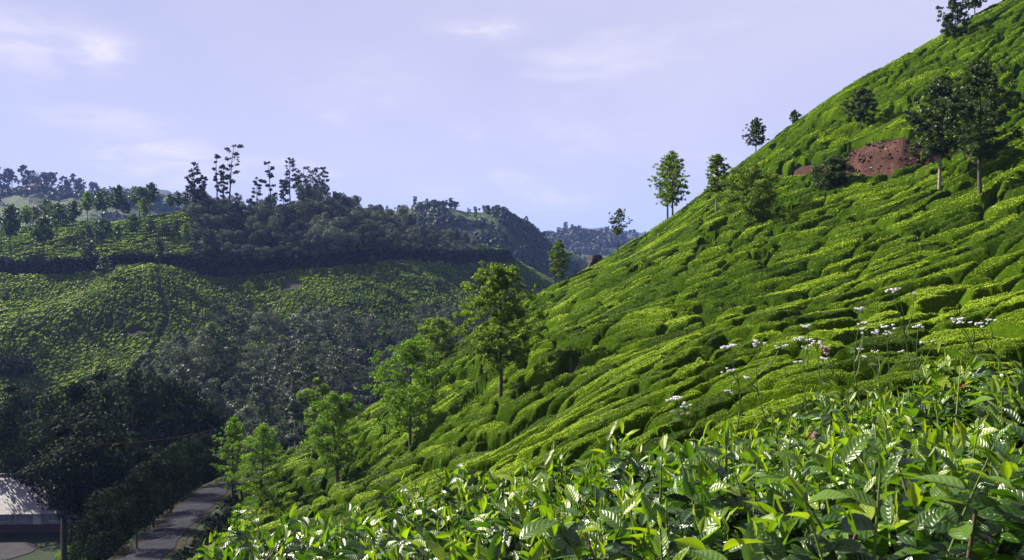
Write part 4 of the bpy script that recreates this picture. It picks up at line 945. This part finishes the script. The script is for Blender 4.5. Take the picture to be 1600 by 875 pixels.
# red cable sagging through the shaded trees
def cable():
    a = at(150, 694, 78); b = at(335, 671, 92); P = []
    for k in range(25):
        t = k / 24; q = a * (1 - t) + b * t; q[2] -= .35 * 4 * t * (1 - t); P.append(q)
    m = plain('red_cable', [(.3, (.35, .06, .03)), (.7, (.5, .1, .05))], 2, .5, .4, 0)
    tag(link('cable', MB().tube(np.array(P), .014, 5).mesh('cable', m)), 'thin red cable strung between the shaded trees', 'cable')
cable()
def white_hut():
    p = at(881, 466, 300); g = p[2]
    root = empty('hut', tuple(p)); tag(root, 'tiny white hut in the ravine just behind the slope edge', 'hut')
    link('wall', MB().box(-2.6, 2.6, -2, 2, -4, 2.6).mesh('wall', M['white']), root)
    rr = MB(); rr.add(np.array([(x, y, z) for x in (-2.9, 2.9) for (y, z) in ((-2.3, 2.5), (0, 3.9), (2.3, 2.5), (0, 3.75))], float), [(0, 4, 5, 1), (1, 5, 6, 2), (2, 6, 7, 3), (3, 7, 4, 0), (0, 1, 2, 3), (4, 7, 6, 5)])
    link('roof', rr.mesh('roof', M['tin']), root)
white_hut()
# ------------------------------------------------------------------ foreground tea bushes
def fgleaf_mat():
    m, nt, out = newmat('tea_leaf_close')
    uv = N(nt, 'ShaderNodeSeparateXYZ'); nt.links.new(attr(nt, 'luv').outputs['Vector'], uv.inputs[0])
    age = attr(nt, 'tint').outputs['Fac']; U, Vv = uv.outputs[0], uv.outputs[1]     # U -1..1 across, V 0..1 along
    au = mathn(nt, 'ABSOLUTE', U)
    ph = mathn(nt, 'SUBTRACT', mathn(nt, 'MULTIPLY', Vv, 8.0), mathn(nt, 'MULTIPLY', au, 1.6))
    wv = mathn(nt, 'ABSOLUTE', mathn(nt, 'SINE', mathn(nt, 'MULTIPLY', ph, math.pi)))
    quilt = mathn(nt, 'MULTIPLY', mathn(nt, 'POWER', wv, .6), mathn(nt, 'SUBTRACT', 1.0, mathn(nt, 'POWER', au, 3.0)))
    mid = mathn(nt, 'SUBTRACT', 1.0, mathn(nt, 'MULTIPLY', au, 14.0), True); mid = mathn(nt, 'MAXIMUM', mid, 0.0)
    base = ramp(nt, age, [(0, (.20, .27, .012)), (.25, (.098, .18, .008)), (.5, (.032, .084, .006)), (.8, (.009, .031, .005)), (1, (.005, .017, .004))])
    n = noise_n(nt, 60, 4, .6); n2 = noise_n(nt, 9, 3, .6)
    base = mixc(nt, mathn(nt, 'MULTIPLY', mathn(nt, 'SUBTRACT', n2, .45), .8, True), base, (.07, .12, .014))
    base = mixc(nt, mathn(nt, 'MULTIPLY', mid, .55), base, (.15, .23, .05))
    base = mixc(nt, mathn(nt, 'MULTIPLY', mathn(nt, 'SUBTRACT', n, .62), 5, True), base, (.07, .06, .02))
    nrm = bumpn(nt, mathn(nt, 'ADD', mathn(nt, 'ADD', quilt, mathn(nt, 'MULTIPLY', n, .25)), mathn(nt, 'MULTIPLY', mid, .6)), .6, .0014)
    p = principled(nt, base, mathn(nt, 'ADD', .2, mathn(nt, 'MULTIPLY', n2, .2)), .65, nrm)
    tr = N(nt, 'ShaderNodeBsdfTranslucent'); nt.links.new(mixc(nt, 1.0, base, (1.6, 1.75, .5), 'MULTIPLY'), tr.inputs[0])
    mx = N(nt, 'ShaderNodeMixShader'); mx.inputs[0].default_value = .38
    nt.links.new(p.outputs[0], mx.inputs[1]); nt.links.new(tr.outputs[0], mx.inputs[2]); nt.links.new(mx.outputs[0], out.inputs[0]); return m
M['fg'] = fgleaf_mat()
M['twig'] = plain('twig', [(.3, (0.0462, 0.033, 0.0198)), (.7, (0.1056, 0.0792, 0.0528))], 30, .8, .3, .4, .002)
M['green_stem'] = plain('green_stem', [(.3, (0.066, 0.1056, 0.0198)), (.7, (0.132, 0.1848, 0.0396))], 20, .6, .3, 0)
M['red_leaf'] = plain('withered_leaf', [(.3, (.10, .02, .012)), (.7, (.25, .06, .03))], 20, .6, .3, .3, .002)
FG_TOP = TPS([tuple(at(*p)) for p in [(1300,640,2.0),(1620,615,2.0),(1450,625,2.0),(1100,698,2.0),(950,738,2.1),(800,768,2.1),(640,795,2.1),(450,848,2.0),(330,892,1.9),(1600,760,.95),(1400,800,.9),(1090,790,.95),(850,828,1.25),
 (640,862,1.4),(450,900,1.55),(1400,705,1.3),(1100,712,1.4),(1620,690,1.3),(1000,760,1.2)]], 1e-4, 1.0)
def fg_top(x, y):
    return FG_TOP(x, y) - .9 * np.maximum(0, y - 2.15) ** 1.3 + (fbm(x * 4, y * 4, 301, 3) - .5) * .30
def leaf_batch(P, D, Nn, L, ratio, age, bend, fold, nv=9, nu=5):
    """curved, folded, pointed leaf blades: base P, direction D, face normal Nn"""
    n = len(P); v = np.linspace(0, 1, nv); u = np.linspace(-1, 1, nu)
    w = np.sin(np.pi * v ** .82) ** .85 * (1 - .25 * v); w[0] = .06; w[-1] = .0
    S = np.cross(D, Nn); S /= np.linalg.norm(S, axis=1)[:, None]; Nn = np.cross(S, D)
    th = bend[:, None] * v[None]                                   # blade curls down along its length
    cx = np.cumsum(np.cos(th), 1) / nv; cz = -np.cumsum(np.sin(th), 1) / nv
    cx -= cx[:, :1]; cz -= cz[:, :1]
    ph = rng.uniform(0, 6.3, n)
    X = (cx[..., None] * D[:, None] + cz[..., None] * Nn[:, None]) * L[:, None, None]
    W = w[None, :, None] * u[None, None, :] * (L * ratio * .5)[:, None, None]
    Zf = np.abs(u)[None, None, :] * w[None, :, None] * (L * ratio * .5 * fold)[:, None, None] + .012 * L[:, None, None] * np.sin(v[None, :, None] * 14 + ph[:, None, None]) * np.abs(u)[None, None, :] ** 2
    V = P[:, None, None] + X[:, :, None] + W[..., None] * S[:, None, None] + Zf[..., None] * Nn[:, None, None]
    idx = np.arange(nv * nu).reshape(nv, nu)
    q = np.stack([idx[:-1, :-1], idx[:-1, 1:], idx[1:, 1:], idx[1:, :-1]], -1).reshape(-1, 4)
    Fc = (q[None] + (np.arange(n) * nv * nu)[:, None, None]).reshape(-1, 4)
    uv = np.zeros((n, nv, nu, 3), np.float32); uv[..., 0] = u[None, None]; uv[..., 1] = v[None, :, None]
    tn = np.repeat(age, nv * nu)
    return V.reshape(-1, 3), Fc, uv.reshape(-1, 3), tn
def norm(a): return a / (np.linalg.norm(a, axis=-1)[..., None] + 1e-9)
def tea_bush(x0, x1, label, seed, nsh, deep):
    rs = np.random.default_rng(seed); root_xy = ((x0 + x1) / 2, 1.7); gz = fg_top(np.array([root_xy[0]]), np.array([root_xy[1]]))[0] - 1.05
    O = np.array([root_xy[0], root_xy[1], gz]); root = empty('tea_bush', tuple(O)); tag(root, label, 'tea bush', 'tea bushes in the foreground hedge')
    # shoots: a stem with alternating leaves, young ones upright at the tip
    a = rs.uniform(0, 1, nsh); y = .72 + 2.0 * a ** .85; x = rs.uniform(x0, x1, nsh)
    x = x + (y - 1.4) * .0; keep = (np.abs(x) < y * .72 + .1); x, y = x[keep], y[keep]; n = len(x)
    z = fg_top(x, y) + rs.normal(-.015, .024, n); vig = rs.random(n)
    tip = np.stack([x, y, z], 1); tip[:, 2] += np.where(vig > .96, .03, 0)
    lean = np.stack([rs.normal(-.12, .22, n), rs.normal(-.02, .22, n), np.ones(n)], 1); lean = norm(lean)
    tb = MB(); gs = MB()
    Vs, Fs, Us, Ts = [], [], [], []; off = 0
    K = 8
    for k in range(K):
        d = k * .020 + rs.uniform(0, .006, n) + (k > 3) * .012
        base = tip - lean * d[:, None]
        ang = rs.uniform(0, 6.28) + k * 2.4 + np.arange(n) * 1.9 + rs.normal(0, .3, n)
        el = np.clip(np.interp(k, [0, 1, 2, 4, 7], [1.2, .85, .5, .15, -.1]) + rs.normal(0, .32, n), -.7, 1.4)
        hz = np.stack([np.cos(ang), np.sin(ang), 0 * ang], 1); Dv = norm(hz * np.cos(el)[:, None] + lean * np.sin(el)[:, None])
        Nv = norm(-hz * np.sin(el)[:, None] + lean * np.cos(el)[:, None] + rs.normal(0, .4, (n, 3)))
        L = np.interp(k, [0, 1, 2, 3, 7], [.025, .038, .049, .056, .058]) * rs.uniform(.75, 1.3, n)
        ratio = np.interp(k, [0, 1, 3], [.24, .38, .47]) * rs.uniform(.85, 1.2, n)
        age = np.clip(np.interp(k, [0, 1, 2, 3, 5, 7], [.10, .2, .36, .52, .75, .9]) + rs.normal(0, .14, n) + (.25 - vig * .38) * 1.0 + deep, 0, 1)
        bend = np.interp(k, [0, 1, 3, 7], [.1, .35, .6, .8]) * rs.uniform(.3, 1.5, n); fold = rs.uniform(.12, .5, n) + (k < 2) * .35
        use = rs.random(n) > .1 * (k > 2)
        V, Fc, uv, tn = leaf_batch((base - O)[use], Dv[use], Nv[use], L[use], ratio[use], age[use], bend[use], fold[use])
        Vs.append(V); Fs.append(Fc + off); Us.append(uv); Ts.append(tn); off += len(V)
    # old dark leaves inside
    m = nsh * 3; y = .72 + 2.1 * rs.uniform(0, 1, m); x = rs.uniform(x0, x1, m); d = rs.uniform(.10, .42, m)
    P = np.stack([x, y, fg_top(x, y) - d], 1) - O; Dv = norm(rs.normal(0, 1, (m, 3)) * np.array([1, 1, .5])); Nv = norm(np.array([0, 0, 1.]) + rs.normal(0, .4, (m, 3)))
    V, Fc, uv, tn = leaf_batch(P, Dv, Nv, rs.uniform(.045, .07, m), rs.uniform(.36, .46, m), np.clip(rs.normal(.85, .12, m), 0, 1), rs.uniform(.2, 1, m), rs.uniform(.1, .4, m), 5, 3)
    Vs.append(V); Fs.append(Fc + off); Us.append(uv); Ts.append(tn)
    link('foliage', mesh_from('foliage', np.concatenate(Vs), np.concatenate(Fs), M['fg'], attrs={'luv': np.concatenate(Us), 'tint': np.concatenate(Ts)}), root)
    q = rs.choice(n, min(n, 300), replace=False)
    for i in q: gs.tube(np.array([tip[i] - lean[i] * .005, tip[i] - lean[i] * .09, tip[i] - lean[i] * .2 + np.array([0, 0, -.02])]) - O, [.0011, .0017, .0022], 4)
    link('shoot_stems', gs.mesh('shoot_stems', M['green_stem'], True), root)
    for i in range(150):
        xx = rs.uniform(x0, x1); yy = rs.uniform(.75, 2.6); t = fg_top(np.array([xx]), np.array([yy]))[0] - rs.uniform(.03, .14)
        b0 = np.array([xx + rs.normal(0, .2), yy + rs.normal(0, .2), t - .75]); e = np.array([xx, yy, t]); mdp = (b0 + e) / 2 + rs.normal(0, .05, 3)
        tb.tube(np.array([b0, mdp, e]) - O, [.006, .004, .002], 5)
    c = np.array([root_xy[0], root_xy[1], gz])
    for k in range(9):
        aa = k * .7; tb.tube(np.array([c + np.array([0, 0, -.9]), c + np.array([math.cos(aa) * .15, math.sin(aa) * .15, .25]), c + np.array([math.cos(aa) * .4, math.sin(aa) * .4, .6])]) - O, [.035, .02, .008], 6)
    link('branches', tb.mesh('branches', M['twig'], True), root)
    return root, O
b1, O1 = tea_bush(-.82, -.22, 'sparser dark tea bush with brown twigs at the lower left end of the foreground hedge', 71, 860, .10)
b2, O2 = tea_bush(-.26, .50, 'middle foreground tea bush, leaves pale-glinting below the lowest white flowers', 72, 1080, -.01)
b3, O3 = tea_bush(.46, 1.95, 'big glossy tea bush filling the lower right corner under the white flowers', 73, 2000, -.03)
def extra_leaves(parent, O, name, spec, mat):
    P, Dv, Nv, L, ra, ag = [], [], [], [], [], []
    for px, py, D, dx, dy, dz, l, r_, a_ in spec:
        P.append(at(px, py, D) - O); Dv.append((dx, dy, dz)); Nv.append((-.3, -.6, .7)); L.append(l); ra.append(r_); ag.append(a_)
    V, Fc, uv, tn = leaf_batch(np.array(P), norm(np.array(Dv, float)), norm(np.array(Nv, float)), np.array(L), np.array(ra), np.array(ag), np.full(len(P), .5), np.full(len(P), .3))
    link(name, mesh_from(name, V, Fc, mat, attrs={'luv': uv, 'tint': tn}), parent)
extra_leaves(b3, O3, 'withered_leaves', [(1500,612,1.8,.2,0,1,.04,.35,1),(1512,618,1.8,-.2,0,1,.04,.3,1),(1508,604,1.8,.5,.1,.7,.035,.35,1),(1545,810,1.0,.9,0,.3,.05,.4,1),(1565,808,1.0,-.6,-.2,.5,.045,.3,1),(1262,690,1.6,.2,-.3,.8,.03,.4,1)], M['red_leaf'])
for q_ in [(948,690,1.7,.35,0,1,.062,.22,.02),(850,728,1.8,.4,0,.9,.055,.24,.1)]: extra_leaves(b2, O2, 'tall_shoot', [q_], M['fg'])
# ------------------------------------------------------------------ white wildflowers above the hedge
M['petal'] = plain('white_petals', [(.3, (.62, .60, .62)), (.7, (.8, .78, .8))], 60, .7, .2, .5, .002)
M['pink'] = plain('faded_petals', [(.3, (0.3844, 0.2604, 0.2356)), (.7, (0.465, 0.341, 0.31))], 60, .7, .2, .5, .002)
M['weed'] = plain('weed_green', [(.3, (0.035, 0.07, 0.014)), (.7, (0.07, 0.119, 0.028))], 20, .6, .3, 0)
FLW = [  # base pixel on the hedge top, depth, heads
 ((1092,668),2.1,[(1058,624),(1068,634),(1076,647)],'lowest left wildflower with three small pinkish-white heads'),
 ((1148,655),2.1,[(1134,541),(1138,578),(1135,612)],'left tall wildflower with one big white head over two small ones'),
 ((1205,645),2.2,[(1187,537),(1220,541),(1166,590)],'wildflower with a bright double white head next to the left tall one'),
 ((1262,640),2.2,[(1254,529),(1261,510),(1260,544),(1250,565)],'upright wildflower with a small head at its tip over three more'),
 ((1296,632),2.3,[(1277,537),(1285,560),(1276,625)],'wildflower with a white head above a leafy stem near the pink-headed one'),
 ((1322,628),2.2,[(1290,543),(1293,549)],'wildflower with faded pink-orange heads leaning left'),
 ((1352,625),2.3,[(1349,484),(1348,505),(1350,513),(1341,545)],'tallest wildflower with stacked white clusters'),
 ((1374,622),2.3,[(1363,520),(1367,550),(1349,557)],'short wildflower with small heads right of the stacked clusters'),
 ((1398,622),2.4,[(1385,510),(1386,521),(1407,549)],'wildflower with a pair of close round white heads'),
 ((1432,612),2.4,[(1394,454),(1400,452),(1428,459)],'highest leaning wildflower with a pair of white heads and a green seed head'),
 ((1448,612),2.4,[(1435,509),(1440,536),(1458,533)],'wildflower with three spread small white heads'),
 ((1560,592),2.3,[(1494,500),(1497,504),(1517,504)],'wildflower at right with a bright white head on a bent stem'),
 ((1585,588),2.3,[(1531,506),(1545,500)],'far right wildflower with two white heads held side by side')]
def flower_plant(k, base, D, heads, label):
    rs = np.random.default_rng(700 + k); b = at(base[0], base[1] + 30, D); root = empty('wildflower', tuple(b)); tag(root, label, 'flower', 'white wildflowers above the hedge')
    st = MB(); main = at(heads[0][0], heads[0][1], D) - b
    def curve(p0, p1, bow, n=9):
        t = np.linspace(0, 1, n)[:, None]; q = p0 * (1 - t) + p1 * t; q[:, 0] += (bow * np.sin(t * np.pi))[:, 0]; return q
    main_c = curve(np.zeros(3), main, rs.uniform(-.03, .03)); st.tube(main_c, np.linspace(.0020, .0010, 9), 5); LV = []
    for j, (hx, hy) in enumerate(heads):
        p = at(hx, hy, D + (rs.uniform(-.05, .05) if j else 0)) - b
        if j:
            i0 = min(7, max(1, int(8 * (max(0.05, p[2]) / max(main[2], .05)) * .7))); st.tube(curve(main_c[i0], p, .008), np.linspace(.0018, .0011, 9), 4)
        big = {0: .85, 1: .7}.get(j, .55) * (.85 if D > 2.2 else 1); hd = MB()
        ns = 7 if j == 0 else 5
        for q in range(ns):                                          # a flat cluster of small fluffy heads
            o = rs.normal(0, .0085 * big, 3) * np.array([1.5, 1, .5]); c0 = p + o; r0 = .0046 * big * rs.uniform(.8, 1.2)
            st.tube(np.array([p - [0, 0, .012], c0]), [.0008, .0007], 3)
            P = np.array([c0 + [0, 0, -r0 * .8], c0 + [0, 0, -r0 * .3], c0 + [0, 0, r0 * .4], c0 + [0, 0, r0 * .9]]); hd.tube(P, [r0 * .35, r0 * .95, r0, r0 * .3], 7)
            for w in range(9):
                a = w * .7; dd = np.array([math.cos(a), math.sin(a), .5]) * r0 * 1.5; hd.tube(np.array([c0, c0 + dd]), [r0 * .22, r0 * .12], 3)
        link('flower_head', hd.mesh('flower_head', M['pink'] if (k == 5 or (k == 0 and j == 2)) else M['petal'], True), root)
    for q in range(5):
        i = rs.integers(1, 7); a = rs.uniform(0, 6.3); LV.append((main_c[i], (math.cos(a), math.sin(a) * .6, rs.uniform(.1, .8)), rs.uniform(.022, .045)))
    V, Fc, uv, tn = leaf_batch(np.array([l[0] for l in LV]), norm(np.array([l[1] for l in LV])), norm(rs.normal(0, .3, (5, 3)) + [0, -.2, 1]), np.array([l[2] for l in LV]), np.full(5, .5), np.full(5, .45), np.full(5, .6), np.full(5, .15), 6, 3)
    link('stem', st.mesh('stem', M['weed'], True), root); link('leaves', mesh_from('leaves', V, Fc, M['weed']), root)
for k, (b_, D_, h_, l_) in enumerate(FLW): flower_plant(k, b_, D_, h_, l_)
# ------------------------------------------------------------------ haze
def build_haze():
    m = bpy.data.materials.new('haze'); m.use_nodes = True; nt = m.node_tree; nt.nodes.clear()
    out = N(nt, 'ShaderNodeOutputMaterial'); v = N(nt, 'ShaderNodeVolumePrincipled')
    v.inputs['Color'].default_value = HAZE_COL; v.inputs['Density'].default_value = HAZE_D
    nt.links.new(v.outputs[0], out.inputs['Volume'])
    mb = MB().box(-7600, 7600, -7600, 7600, -140, 330)
    o = link('haze', mb.mesh('haze', m)); o['kind'] = 'stuff'; o['label'] = 'pale blue morning haze lying over the whole valley'; o['category'] = 'haze'
HAZE_COL = (.28, .42, 1.0, 1); HAZE_D = 1.15e-4
build_haze()
